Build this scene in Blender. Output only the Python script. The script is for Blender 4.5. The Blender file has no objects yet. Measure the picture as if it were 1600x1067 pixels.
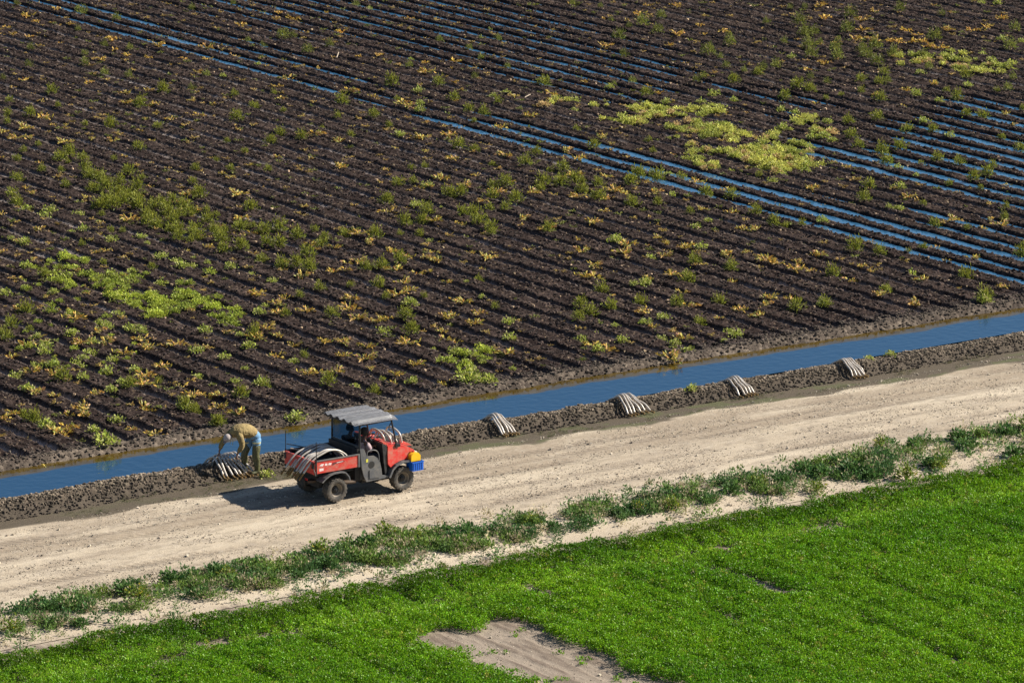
import bpy, bmesh, math, random
import numpy as np
from mathutils import Vector, Matrix
R = math.radians
random.seed(7); RNG = np.random.default_rng(7)
scene = bpy.context.scene
COL = scene.collection

# ------------------------------------------------------------------ camera, sky, sun, exposure
# world frame: X runs along the ditch, Y across it towards the dark field, origin at the
# rear near wheel of the utility vehicle, 1 unit = 1 m
CAM = Vector((-61.446, -97.108, 31.2)); HEAD = R(34.5); PITCH = R(13.3)
cam_d = bpy.data.cameras.new('camera'); cam = bpy.data.objects.new('camera', cam_d); COL.objects.link(cam)
cam.location = CAM; cam.rotation_euler = (R(90) - PITCH, 0, -HEAD)
cam_d.sensor_width = 36; cam_d.lens = 7550 / 1600 * 36; cam_d.clip_start = 1; cam_d.clip_end = 9000
scene.camera = cam

SUN = Vector((2.47, -1.03, 1.93)).normalized()
w = bpy.data.worlds.new('World'); scene.world = w; w.use_nodes = True
nt = w.node_tree; nt.nodes.clear()
sky = nt.nodes.new('ShaderNodeTexSky'); sky.sky_type = 'NISHITA'; sky.sun_disc = False
sky.sun_elevation = math.asin(SUN.z); sky.sun_rotation = math.atan2(SUN.x, SUN.y)
sky.air_density = 1.0; sky.dust_density = 0.3; sky.ozone_density = 3.0; sky.altitude = 300
bg = nt.nodes.new('ShaderNodeBackground'); bg.inputs['Strength'].default_value = 0.050
out = nt.nodes.new('ShaderNodeOutputWorld')
nt.links.new(sky.outputs[0], bg.inputs[0]); nt.links.new(bg.outputs[0], out.inputs[0])
sd = bpy.data.lights.new('sun', 'SUN'); sd.energy = 5.0; sd.angle = R(0.5); sd.color = (1.0, 0.93, 0.82)
so = bpy.data.objects.new('sun', sd); COL.objects.link(so); so.location = (0, 0, 60)
so.rotation_euler = SUN.to_track_quat('Z', 'Y').to_euler()
scene.view_settings.view_transform = 'Standard'; scene.view_settings.look = 'None'
scene.view_settings.exposure = 0.92; scene.view_settings.gamma = 1

# ------------------------------------------------------------------ noise (numpy)
def _h(ix, iy, s):
    n = (ix.astype(np.int64) * 374761393 + iy.astype(np.int64) * 668265263 + s * 974634777) & 0xFFFFFFFF
    n = ((n ^ (n >> 13)) * 1274126177) & 0xFFFFFFFF
    n = n ^ (n >> 16)
    return (n & 0xFFFFFF).astype(np.float64) / 0xFFFFFF
def vn(x, y, s=0):
    xi = np.floor(x); yi = np.floor(y); fx = x - xi; fy = y - yi
    fx = fx * fx * (3 - 2 * fx); fy = fy * fy * (3 - 2 * fy)
    a = _h(xi, yi, s); b = _h(xi + 1, yi, s); c = _h(xi, yi + 1, s); d = _h(xi + 1, yi + 1, s)
    return (a * (1 - fx) + b * fx) * (1 - fy) + (c * (1 - fx) + d * fx) * fy
def fbm(x, y, s=0, o=4):
    t = 0; a = 0.5; n = 0
    for i in range(o):
        t = t + a * vn(x, y, s + i * 17); n += a; a *= 0.5; x = x * 2.03 + 11.3; y = y * 2.03 + 5.7
    return t / n
def clods(x, y, s=0):
    """rounded lumps of uneven size, 0..1 height, plus a random value per lump"""
    xi = np.floor(x); yi = np.floor(y); best = np.zeros_like(x); val = np.zeros_like(x)
    for dx in (-1, 0, 1):
        for dy in (-1, 0, 1):
            cx = xi + dx; cy = yi + dy
            px = cx + _h(cx, cy, s); py = cy + _h(cx, cy, s + 1); r = 0.25 + 0.6 * _h(cx, cy, s + 2) ** 1.5
            d2 = (x - px) ** 2 + (y - py) ** 2
            h = np.sqrt(np.maximum(0, 1 - d2 / (r * r))) * r
            m = h > best; best = np.where(m, h, best); val = np.where(m, _h(cx, cy, s + 3), val)
    return best, val
def sstep(a, b, x):
    t = np.clip((x - a) / (b - a), 0, 1); return t * t * (3 - 2 * t)

# ------------------------------------------------------------------ lie of the land
WATER_Z = 0.185
F0 = 29.42                                # one furrow of the dark field lies at this X, the others 1 m apart
def foot(u): return 3.22 + 0.22 * np.exp(-((u + 0.4) / 1.3) ** 2) - 0.25 * sstep(0, 20, u) + 0.10 * (vn(u * 0.9, u * 0, 3) - .5)
def far_edge(u): return 6.12 + 0.12 * (fbm(u * .6, u * 0 + 2, 5, 3) - .5) * 2 - 0.25 * sstep(8, 28, u) + .2 * sstep(4, -8, u)
WET = [  # furrow number, from Y, to Y
 (0, 7.5, 42, 1), (0, 46, 74, .75), (0, 40, 50, .35), (1, 38, 54, .35), (2, 38, 50, .3), (1, 7.5, 40, 1), (1, 52, 74, .85), (2, 8.5, 41, 1), (2, 47, 74, .8), (3, 10, 18, .9), (3, 20, 24, .6), (3, 50, 62, .5),
 (4, 10.5, 20, .9), (5, 12, 17, .6), (6, 12, 16, .5), (7, 14, 31, 1), (8, 15, 31, 1), (9, 16, 28, .9), (10, 17, 29, .95), (11, 17, 29, 1), (12, 19, 31, 1), (13, 20, 32, 1),
 (14, 21, 32, .9), (15, 22, 32, .9), (16, 24, 33, .9), (17, 25, 34, .8), (18, 27, 34, .7),
 (5, 56, 74, .4), (6, 48, 74, .45), (7, 36, 74, .62), (8, 38, 74, .65), (9, 40, 74, .68), (10, 39, 74, .62), (11, 40, 74, .68), (12, 42, 74, .66), (13, 42, 70, .6), (14, 44, 68, .62), (15, 46, 66, .6), (16, 50, 66, .55), (17, 52, 64, .5),
 (11, 33, 41, .5), (12, 34, 42, .6), (13, 33, 40, .5), (10, 31, 36, .6)]
def wetness(k, v):
    w_ = np.zeros_like(v)
    for (kk, a, b, s) in WET:
        s = s * np.clip(.55 + .75 * vn(v * .22, k * 7.7, 97), 0, 1.1)
        w_ = np.maximum(w_, np.where(k == kk, s * sstep(a - 1, a + .6, v) * (1 - sstep(b - 2.5, b + 1, v)), 0))
    return w_
def furrow(u, v):
    wob = 0.05 * (vn(v * .35, np.round(u - F0) * 3.1, 9) - .5) * 2 + .02 * (vn(v * 1.7, np.round(u - F0) * 2.1, 19) - .5)
    k = np.round(u - F0 + wob); return (u - F0 + wob) - k, k
def land(u, v, want_col=True):
    """height and soil colour with painted furrow light for every point"""
    f = foot(u); fe = far_edge(u)
    crest_h = 0.33 - 0.07 * sstep(-3, 7, u) + 0.06 * (vn(u * 1.1, u * 0, 31) - .5)
    # --- crop ground and dirt road
    z = 0.03 * (fbm(u * .5, v * .5, 1, 3) - .5)
    hump = sstep(-6.2, -5.2, v) * (1 - sstep(-4.2, -3.4, v)); z = z + hump * (0.05 + .05 * (fbm(u * 3, v * 3, 40, 3)))
    road = sstep(-3.9, -3.3, v) * (1 - sstep(f - 1.2, f - .6, v))
    wander = .25 * (fbm(u * .07, u * 0, 61, 2) - .5)
    def rut(c, wd): return np.exp(-((v + wander - c) / wd) ** 2)
    tread = np.where(np.abs(np.mod(u * 4.2 + (v + wander) * 3, 1) - .5) < .26, 1, 0) * (vn(u * .5, v * 2, 63) > .35)
    ruts = .8 * rut(0.12, .20) + .7 * rut(1.35, .22) + 1.0 * rut(-2.12, .19) + .45 * rut(-2.85, .12) + .6 * rut(.70, .16) + .35 * rut(-1.1, .16)
    z = z - road * ruts * (.020 + .030 * tread) + road * .012 * (fbm(u * 6, v * 6, 64, 2) - .5)
    z = z - .04 * sstep(f - .9, f - .35, v)
    # --- near bank
    t = v - f
    cl, cv = clods(u * 9, v * 9, 71); cl2, cv2 = clods(u * 17, v * 17, 75)
    bank = sstep(-.02, .42, t) * (1 - sstep(.58, 1.15, t))
    inner = sstep(.62, 1.15, t)
    zb = crest_h * bank - .22 * inner * (1 - sstep(fe - .25, fe, v))
    rough = sstep(-.05, .1, t) * (1 - sstep(1.15, 1.3, t))
    z = z + zb + rough * (.35 + .65 * sstep(.1, .45, t)) * (.032 * cl + .034 * cl2) + rough * .07 * (fbm(u * 3.2, v * 3.2, 77, 4) - .5)
    # --- far bank and dark field
    tf = v - fe
    fz = 0.0
    up = sstep(-.3, .6, tf)
    lip = np.exp(-((tf - .62) / .25) ** 2)
    field_mask = sstep(.85, 1.08, tf)
    far = tf > -.3
    zf = -.12 + up * (.36) + lip * .07
    zf = zf + sstep(0, .4, tf) * ((.045 * cl + .02 * cl2) * (1 - field_mask) + .06 * (fbm(u * 1.8, v * 1.8, 81, 3) - .5))
    du_, k = furrow(u, v); wv = wetness(k, v); ad = np.abs(du_)
    gw = .06 + .125 * sstep(.1, .95, wv) * (1 - .2 * sstep(30, 50, v))
    trough = 1 - sstep(gw, gw + .15, ad)
    side = np.exp(-((ad - gw - .16) / .10) ** 2)
    f3, fv3 = clods(u * 5.5, v * 5.5, 91)
    bed = (.022 * f3 + .034 * cl + .036 * cl2) * (1 - .9 * trough) * (.5 + .8 * fbm(u * .8, v * .8, 92, 3)) + .05 * (fbm(u * 4.0, v * 4.0, 93, 4) - .5) * (1 - .8 * trough)
    fieldz = -trough * (.040 + .046 * np.maximum(.7 * sstep(.1, .6, wv), 1 - sstep(10, 34, v)) + .02 * vn(v * .4, k * 2.2, 95)) + side * .030 + bed - .01
    zf = zf + field_mask * fieldz
    z = np.where(far, zf, z)
    if not want_col: return z
    # ---------------- soil colours (albedo and painted furrow light)
    n1 = fbm(u * 1.3, v * 1.3, 101, 4); n2 = fbm(u * 9, v * 9, 102, 2); nl = fbm(u * .25, v * 1.2, 103, 3); nf = _h(np.floor(u * 40), np.floor(v * 40), 104)
    def C(r, g, b): return np.stack([r + 0 * u, g + 0 * u, b + 0 * u], -1)
    def mix(a, b, m): return a + (b - a) * m[:, None]
    col = C(.415, .345, .255)
    col = mix(col, C(.50, .425, .32), np.clip((nl - .5) * 3.5, 0, 1))                     # pale dust
    col = mix(col, C(.29, .235, .175), np.clip((fbm(u * .5, v * 3.2, 105, 4) - .52) * 3.2, 0, .75) * road)
    col = mix(col, C(.31, .25, .185), np.clip(ruts * (.30 + .8 * tread) * (.35 + 1.3 * (vn(u * .35, v, 107))), 0, .9) * road)
    pit, pv_ = clods(u * 4.2, v * 4.2, 131); col = mix(col, C(.22, .18, .135), np.clip((pit - .45) * 3, 0, 1) * (pv_ > .7) * .25 * road * sstep(.45, .6, fbm(u * .6, v * 1.3, 132, 3)))
    trk = np.clip(ruts * (.25 + 1.0 * tread) * (.3 + 1.4 * vn(u * .35, v, 107)), 0, .85)
    gr = fbm(u * 3.0, v * 9, 133, 3); col = mix(col, C(.25, .205, .155), np.clip((gr - .56) * 5, 0, .5) * road)
    # compacted darker earth along the upper half of the road
    col = mix(col, C(.285, .228, .165), np.clip(sstep(-.15, .35, v + wander + .5 * (n1 - .5)) * (1 - .6 * sstep(1.7, 2.1, v)) * .8 * sstep(.35, .6, fbm(u * .35, v * 1.1, 108, 3) + .08), 0, 1) * road)
    col = mix(col, C(.20, .16, .12), trk * road)
    col = mix(col, C(.46, .40, .325), np.clip((n2 - .55) * 2.5, 0, 1) * .4)
    # crop ground, grey-brown
    cropg = 1 - sstep(-6.8, -6.2, v + .5 * (n1 - .5))
    col = mix(col, C(.275, .225, .175), cropg); col = mix(col, C(.15, .115, .088), cropg * np.clip((fbm(u * 6, v * .7, 109, 4) - .47) * 4, 0, .9)); z = z + cropg * .05 * (fbm(u * 6, v * .7, 109, 4) - .5) + cropg * .03 * (fbm(u * 9, v * 9, 112, 3) - .5)
    # damp verge below the bank
    damp = sstep(-1.15, -1.0, t + .9 * (fbm(u * .55, v * 1.4, 110, 4) - .5))
    col = mix(col, C(.098, .079, .056), damp)
    col = mix(col, C(.095, .105, .045), damp * np.clip((fbm(u * 1.2, v * 2.5, 111, 4) - .5) * 5, 0, .65) * (1 - sstep(0, .2, t)) * (.3 + .7 * sstep(2, 6, u)))
    dryclod = np.clip(.25 + .9 * cv * (.4 + cl * 1.2) + .35 * (cv2 - .3), 0, 1)
    bankc = mix(C(.048, .036, .027), C(.20, .158, .115), dryclod ** 1.5 * (.25 + .75 * sstep(.15, .4, t)))
    bankc = mix(bankc, C(.10, .082, .062), .55 * (1 - sstep(.12, .5, t)) * (.5 + n1))
    col = mix(col, bankc, sstep(-.06, .06, t))
    # inside of the channel: wet olive mud
    col = mix(col, C(.060, .048, .024), sstep(1.1, 1.3, t))
    fbank = mix(C(.055, .042, .033), C(.20, .16, .122), np.clip(cv * .55 + cv2 * .3 + (n1 - .45) * 1.2, 0, 1) ** 1.4)
    fbank = mix(C(.055, .042, .022), fbank, sstep(.08, .3, tf))
    col = np.where((far & (tf > -.05))[:, None], fbank, col)
    dark = mix(C(.020, .0138, .0125), C(.092, .066, .055), np.clip(fv3 * .35 + cv * .3 + cv2 * .35 + (n1 - .5) * .8 - .12, 0, 1))
    speck = (nf > .975) & (trough < .3)
    dark = np.where(speck[:, None], C(.18, .13, .09), dark)
    pale = mix(C(.12, .098, .088), C(.30, .26, .24), np.clip((fbm(v * .35, k * 1.7, 120, 3) - .35) * 2.2, 0, 1))
    dark = mix(dark, pale, np.clip((1 - sstep(.07, .17, ad + .06 * (n2 - .5))) * (.5 + .9 * fbm(v * .8, k * 3.3, 121, 3)), 0, 1))
    lit_lip = np.exp(-((du_ + gw + .085 + .03 * (n2 - .5)) / .050) ** 2) * np.clip(fbm(v * .7, k * 2.9, 122, 3) * 2.2 - .55, 0, 1)
    dark = mix(dark, C(.27, .225, .195), np.clip(lit_lip, 0, .9))  # sunlit lip painted paler along one side of each furrow
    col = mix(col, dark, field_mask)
    return z, col

CH, SH, CP, SP = math.cos(HEAD), math.sin(HEAD), math.cos(PITCH), math.sin(PITCH)
def in_view(u, v, z=0.2, m=.10):
    dx = u - CAM.x; dy = v - CAM.y; dz = z - CAM.z
    X = dx * CH - dy * SH; Yg = dx * SH + dy * CH
    dep = Yg * CP - dz * SP; up = Yg * SP + dz * CP
    sx = X / dep * 7550; sy = up / dep * 7550
    return (np.abs(sx) < 800 * (1 + m)) & (np.abs(sy) < 533 * (1 + m * 1.2))

# ------------------------------------------------------------------ mesh and material helpers
def mesh_np(name, V, F, mat, col=None, smooth=True, parent=None, k=4):
    me = bpy.data.meshes.new(name); V = np.asarray(V, np.float32); F = np.asarray(F, np.int32)
    me.vertices.add(len(V)); me.vertices.foreach_set('co', V.ravel())
    me.loops.add(F.size); me.loops.foreach_set('vertex_index', F.ravel())
    me.polygons.add(len(F)); me.polygons.foreach_set('loop_start', np.arange(0, F.size, k, dtype=np.int32))
    me.polygons.foreach_set('loop_total', np.full(len(F), k, np.int32))
    me.polygons.foreach_set('use_smooth', np.full(len(F), smooth, bool))
    me.update(calc_edges=True)
    if col is not None:
        a = me.color_attributes.new('Col', 'FLOAT_COLOR', 'POINT')
        c = np.ones((len(V), 4), np.float32); c[:, :3] = col; a.data.foreach_set('color', c.ravel())
    me.materials.append(mat)
    o = bpy.data.objects.new(name, me); COL.objects.link(o)
    if parent: o.parent = parent
    return o
def tag(o, label=None, cat=None, group=None, kind=None):
    if label: o['label'] = label
    if cat: o['category'] = cat
    if group: o['group'] = group
    if kind: o['kind'] = kind
    return o
def empty(name, loc=(0, 0, 0), rz=0):
    o = bpy.data.objects.new(name, None); COL.objects.link(o); o.location = loc; o.rotation_euler = (0, 0, rz)
    o.empty_display_size = .2
    return o
_mats = {}
def mat(name, col, rough=.6, metal=0, spec=.5, var=.0, vscale=30, bump=0, bscale=60, dirt=None, dscale=6, damt=.5, trans=0, alpha=1, island=0, coat=0):
    if name in _mats: return _mats[name]
    m = bpy.data.materials.new(name); m.use_nodes = True; n = m.node_tree.nodes; L = m.node_tree.links
    b = n['Principled BSDF']; b.inputs['Roughness'].default_value = rough; b.inputs['Metallic'].default_value = metal
    b.inputs['Specular IOR Level'].default_value = spec; b.inputs['Transmission Weight'].default_value = trans
    b.inputs['Alpha'].default_value = alpha; b.inputs['Coat Weight'].default_value = coat
    tc = n.new('ShaderNodeTexCoord')
    src = None
    base = n.new('ShaderNodeRGB'); base.outputs[0].default_value = (*col, 1); src = base.outputs[0]
    if dirt:
        nz = n.new('ShaderNodeTexNoise'); nz.inputs['Scale'].default_value = dscale; nz.inputs['Detail'].default_value = 6; nz.inputs['Roughness'].default_value = .7
        L.new(tc.outputs['Object'], nz.inputs['Vector'])
        rp = n.new('ShaderNodeMapRange'); rp.inputs[1].default_value = .42; rp.inputs[2].default_value = .68; rp.inputs[4].default_value = damt; L.new(nz.outputs[0], rp.inputs[0])
        mx = n.new('ShaderNodeMix'); mx.data_type = 'RGBA'; L.new(rp.outputs[0], mx.inputs[0]); L.new(src, mx.inputs[6]); mx.inputs[7].default_value = (*dirt, 1); src = mx.outputs[2]
    if var or island:
        hs = n.new('ShaderNodeHueSaturation'); L.new(src, hs.inputs['Color'])
        mr = n.new('ShaderNodeMapRange'); mr.inputs[3].default_value = 1 - (var or island); mr.inputs[4].default_value = 1 + (var or island)
        if island: g = n.new('ShaderNodeNewGeometry'); L.new(g.outputs['Random Per Island'], mr.inputs[0])
        else:
            nz = n.new('ShaderNodeTexNoise'); nz.inputs['Scale'].default_value = vscale; nz.inputs['Detail'].default_value = 4; L.new(tc.outputs['Object'], nz.inputs['Vector']); L.new(nz.outputs[0], mr.inputs[0])
        L.new(mr.outputs[0], hs.inputs['Value']); src = hs.outputs[0]
    L.new(src, b.inputs['Base Color'])
    if bump:
        nb = n.new('ShaderNodeTexNoise'); nb.inputs['Scale'].default_value = bscale; nb.inputs['Detail'].default_value = 3; L.new(tc.outputs['Object'], nb.inputs['Vector'])
        bp = n.new('ShaderNodeBump'); bp.inputs['Strength'].default_value = 1; bp.inputs['Distance'].default_value = bump; L.new(nb.outputs[0], bp.inputs['Height']); L.new(bp.outputs[0], b.inputs['Normal'])
    _mats[name] = m; return m
def soil_mat(name, rough=.95, spec=.2, bump=.012, grain=.35, scale=38):
    m = bpy.data.materials.new(name); m.use_nodes = True; n = m.node_tree.nodes; L = m.node_tree.links; b = n['Principled BSDF']
    b.inputs['Roughness'].default_value = rough; b.inputs['Specular IOR Level'].default_value = spec
    at = n.new('ShaderNodeAttribute'); at.attribute_name = 'Col'
    tc = n.new('ShaderNodeTexCoord')
    nz = n.new('ShaderNodeTexNoise'); nz.inputs['Scale'].default_value = scale; nz.inputs['Detail'].default_value = 5; nz.inputs['Roughness'].default_value = .75; L.new(tc.outputs['Object'], nz.inputs['Vector'])
    mr = n.new('ShaderNodeMapRange'); mr.inputs[1].default_value = .3; mr.inputs[2].default_value = .7; mr.inputs[3].default_value = 1 - grain; mr.inputs[4].default_value = 1 + grain; L.new(nz.outputs[0], mr.inputs[0])
    hs = n.new('ShaderNodeHueSaturation'); L.new(at.outputs['Color'], hs.inputs['Color']); L.new(mr.outputs[0], hs.inputs['Value']); L.new(hs.outputs[0], b.inputs['Base Color'])
    bp = n.new('ShaderNodeBump'); bp.inputs['Distance'].default_value = bump; L.new(nz.outputs[0], bp.inputs['Height']); L.new(bp.outputs[0], b.inputs['Normal'])
    return m
def leaf_mat(name, rough=.55, tr=.35, island=.35, hue=.02):
    """leaves: colour from the point attribute, brightness varied leaf by leaf, light shining through"""
    m = bpy.data.materials.new(name); m.use_nodes = True; n = m.node_tree.nodes; L = m.node_tree.links; b = n['Principled BSDF']; o = n['Material Output']
    b.inputs['Roughness'].default_value = rough; b.inputs['Specular IOR Level'].default_value = .3
    at = n.new('ShaderNodeAttribute'); at.attribute_name = 'Col'; g = n.new('ShaderNodeNewGeometry')
    mr = n.new('ShaderNodeMapRange'); mr.inputs[3].default_value = 1 - island; mr.inputs[4].default_value = 1 + island; L.new(g.outputs['Random Per Island'], mr.inputs[0])
    ml = n.new('ShaderNodeMath'); ml.operation = 'MULTIPLY'; ml.inputs[1].default_value = 7.31; L.new(g.outputs['Random Per Island'], ml.inputs[0])
    fr = n.new('ShaderNodeMath'); fr.operation = 'FRACT'; L.new(ml.outputs[0], fr.inputs[0])
    mh = n.new('ShaderNodeMapRange'); mh.inputs[3].default_value = .5 - hue; mh.inputs[4].default_value = .5 + hue; L.new(fr.outputs[0], mh.inputs[0])
    hs = n.new('ShaderNodeHueSaturation'); L.new(at.outputs['Color'], hs.inputs['Color']); L.new(mr.outputs[0], hs.inputs['Value']); L.new(mh.outputs[0], hs.inputs['Hue'])
    L.new(hs.outputs[0], b.inputs['Base Color'])
    t = n.new('ShaderNodeBsdfTranslucent'); L.new(hs.outputs[0], t.inputs['Color'])
    mx = n.new('ShaderNodeMixShader'); mx.inputs[0].default_value = tr; L.new(b.outputs[0], mx.inputs[1]); L.new(t.outputs[0], mx.inputs[2]); L.new(mx.outputs[0], o.inputs[0])
    return m
def water_mat(name, body, tint, bump, scale, rough=.03, stretch=(1, 1, 1), mud_and_reflection=False):
    m = bpy.data.materials.new(name); m.use_nodes = True; n = m.node_tree.nodes; L = m.node_tree.links; b = n['Principled BSDF']
    b.inputs['Base Color'].default_value = (*body, 1); b.inputs['Roughness'].default_value = rough; b.inputs['IOR'].default_value = 1.333
    b.inputs['Specular Tint'].default_value = (*tint, 1)
    tc = n.new('ShaderNodeTexCoord'); mp = n.new('ShaderNodeMapping'); mp.inputs['Scale'].default_value = stretch; L.new(tc.outputs['Object'], mp.inputs[0])
    if mud_and_reflection:
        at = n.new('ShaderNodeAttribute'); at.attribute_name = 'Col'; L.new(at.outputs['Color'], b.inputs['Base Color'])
    nz = n.new('ShaderNodeTexNoise'); nz.inputs['Scale'].default_value = scale; nz.inputs['Detail'].default_value = 3; L.new(mp.outputs[0], nz.inputs['Vector'])
    bp = n.new('ShaderNodeBump'); bp.inputs['Distance'].default_value = bump; L.new(nz.outputs[0], bp.inputs['Height']); L.new(bp.outputs[0], b.inputs['Normal'])
    return m

# ------------------------------------------------------------------ ground sheets
S_ROAD = soil_mat('road_dust', bump=.014, grain=.30, scale=26)
S_CROP = soil_mat('crop_earth', bump=.015, grain=.3, scale=25)
S_BANK = soil_mat('bank_clods', bump=.02, grain=.4, scale=32)
S_DARK = soil_mat('dark_peat_soil', rough=.95, spec=.05, bump=.035, grain=.75, scale=18)
DU = .05
def sheet(name, vs, m, label=None, du=DU):
    vs = np.asarray(vs); us = np.arange(-26, 84, du)
    # drop what no sideways step of the camera could see
    keep_rows = []; U, Vv = np.meshgrid(us, vs)
    vis = in_view(U, Vv, .2, .14)
    cols = np.where(vis.any(0))[0]; U = U[:, cols[0]:cols[-1] + 1]; Vv = Vv[:, cols[0]:cols[-1] + 1]; vis = vis[:, cols[0]:cols[-1] + 1]
    z, c = land(U.ravel(), Vv.ravel()); nr, nc = U.shape
    idx = np.arange(nr * nc).reshape(nr, nc)
    F = np.stack([idx[:-1, :-1], idx[:-1, 1:], idx[1:, 1:], idx[1:, :-1]], -1).reshape(-1, 4)
    fv = (vis[:-1, :-1] | vis[1:, 1:] | vis[:-1, 1:] | vis[1:, :-1]).ravel(); F = F[fv]
    used = np.unique(F); remap = np.full(nr * nc, -1); remap[used] = np.arange(len(used)); F = remap[F]
    P = np.stack([U.ravel(), Vv.ravel(), z], -1)[used]
    return tag(mesh_np(name, P, F, m, c[used]), label, kind='structure')
sheet('crop_ground', np.arange(-27, -6.399, .08), S_CROP)
sheet('dirt_road', np.arange(-6.4, 2.701, .05), S_ROAD)
sheet('near_ditch_bank', np.arange(2.7, 5.301, .03), S_BANK, du=.032)
sheet('far_ditch_bank', np.arange(5.3, 7.701, .034), S_BANK, du=.035)
fv = [7.7]
while fv[-1] < 84: fv.append(fv[-1] + .055 + .0016 * (fv[-1] - 7.7))
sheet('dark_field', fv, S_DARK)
# wide plain far around, out of the picture
mg = mat('plain_earth', (.10, .08, .06), rough=.95, var=.3, vscale=.05)
g = mesh_np('ground', [(-4000, -4000, -.45), (4000, -4000, -.45), (4000, 4000, -.45), (-4000, 4000, -.45)], [(0, 1, 2, 3)], mg); tag(g, kind='structure')

# ditch water: one level sheet cut by the banks
W_DITCH = water_mat('ditch_water', (.012, .040, .075), (.34, .62, .95), .010, 4.0, .05, mud_and_reflection=True)
W_FURROW = water_mat('furrow_water', (.030, .105, .200), (.7, .85, 1.0), .004, 7, .05)
us = np.arange(-26, 70, .12); vs = np.arange(3.9, 6.85, .08); U, Vv = np.meshgrid(us, vs); nr, nc = U.shape; idx = np.arange(nr * nc).reshape(nr, nc)
Fw = np.stack([idx[:-1, :-1], idx[:-1, 1:], idx[1:, 1:], idx[1:, :-1]], -1).reshape(-1, 4)
blue_mask = sstep(.02, .16, WATER_Z + .02 - land(U.ravel(), Vv.ravel(), False) + .05 * (fbm(U.ravel() * 2, Vv.ravel() * 2, 190, 3) - .5))   # mud shows through the shallows, apart from the painted reflection band
off = far_edge(U.ravel()) - Vv.ravel() + .25 * (fbm(U.ravel() * 1.6, Vv.ravel() * 2, 191, 3) - .5); blue_mask = np.minimum(blue_mask, sstep(.24, .34, off))[:, None]  # brown band along the far edge: painted reflection of the far bank
cw = np.array([[.070, .046, .008]]) * (.6 + .8 * fbm(U.ravel() * 3, Vv.ravel() * 5, 192, 3))[:, None] * (1 - blue_mask) + np.array([[.010, .044, .098]]) * blue_mask
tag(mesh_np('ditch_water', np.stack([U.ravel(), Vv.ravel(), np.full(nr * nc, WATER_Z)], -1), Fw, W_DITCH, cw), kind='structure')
# water standing in the flooded furrows
V = []; Fq = []
for kk in range(0, 19):
    vs = np.arange(7.6, 76, .25); kf = np.full_like(vs, kk); wv = wetness(kf, vs)
    br = vn(vs * .9, kf * 5.7, 200)
    lvl = np.where(wv > .05, .166 + .040 * wv + .03 * (br - .5), .0)
    # raise the far stretches a little so that their water still shows
    uc = F0 + kk - .05 * (vn(vs * .35, kf * 3.1, 9) - .5) * 2
    for i in range(len(vs)):
        V += [(uc[i] - .36, vs[i], lvl[i]), (uc[i] + .36, vs[i], lvl[i])]
        if i and wv[i] > .05 and wv[i - 1] > .05 :
            b_ = len(V) - 4; Fq.append((b_, b_ + 1, b_ + 3, b_ + 2))
tag(mesh_np('furrow_water', V, Fq, W_FURROW), kind='structure')

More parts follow.
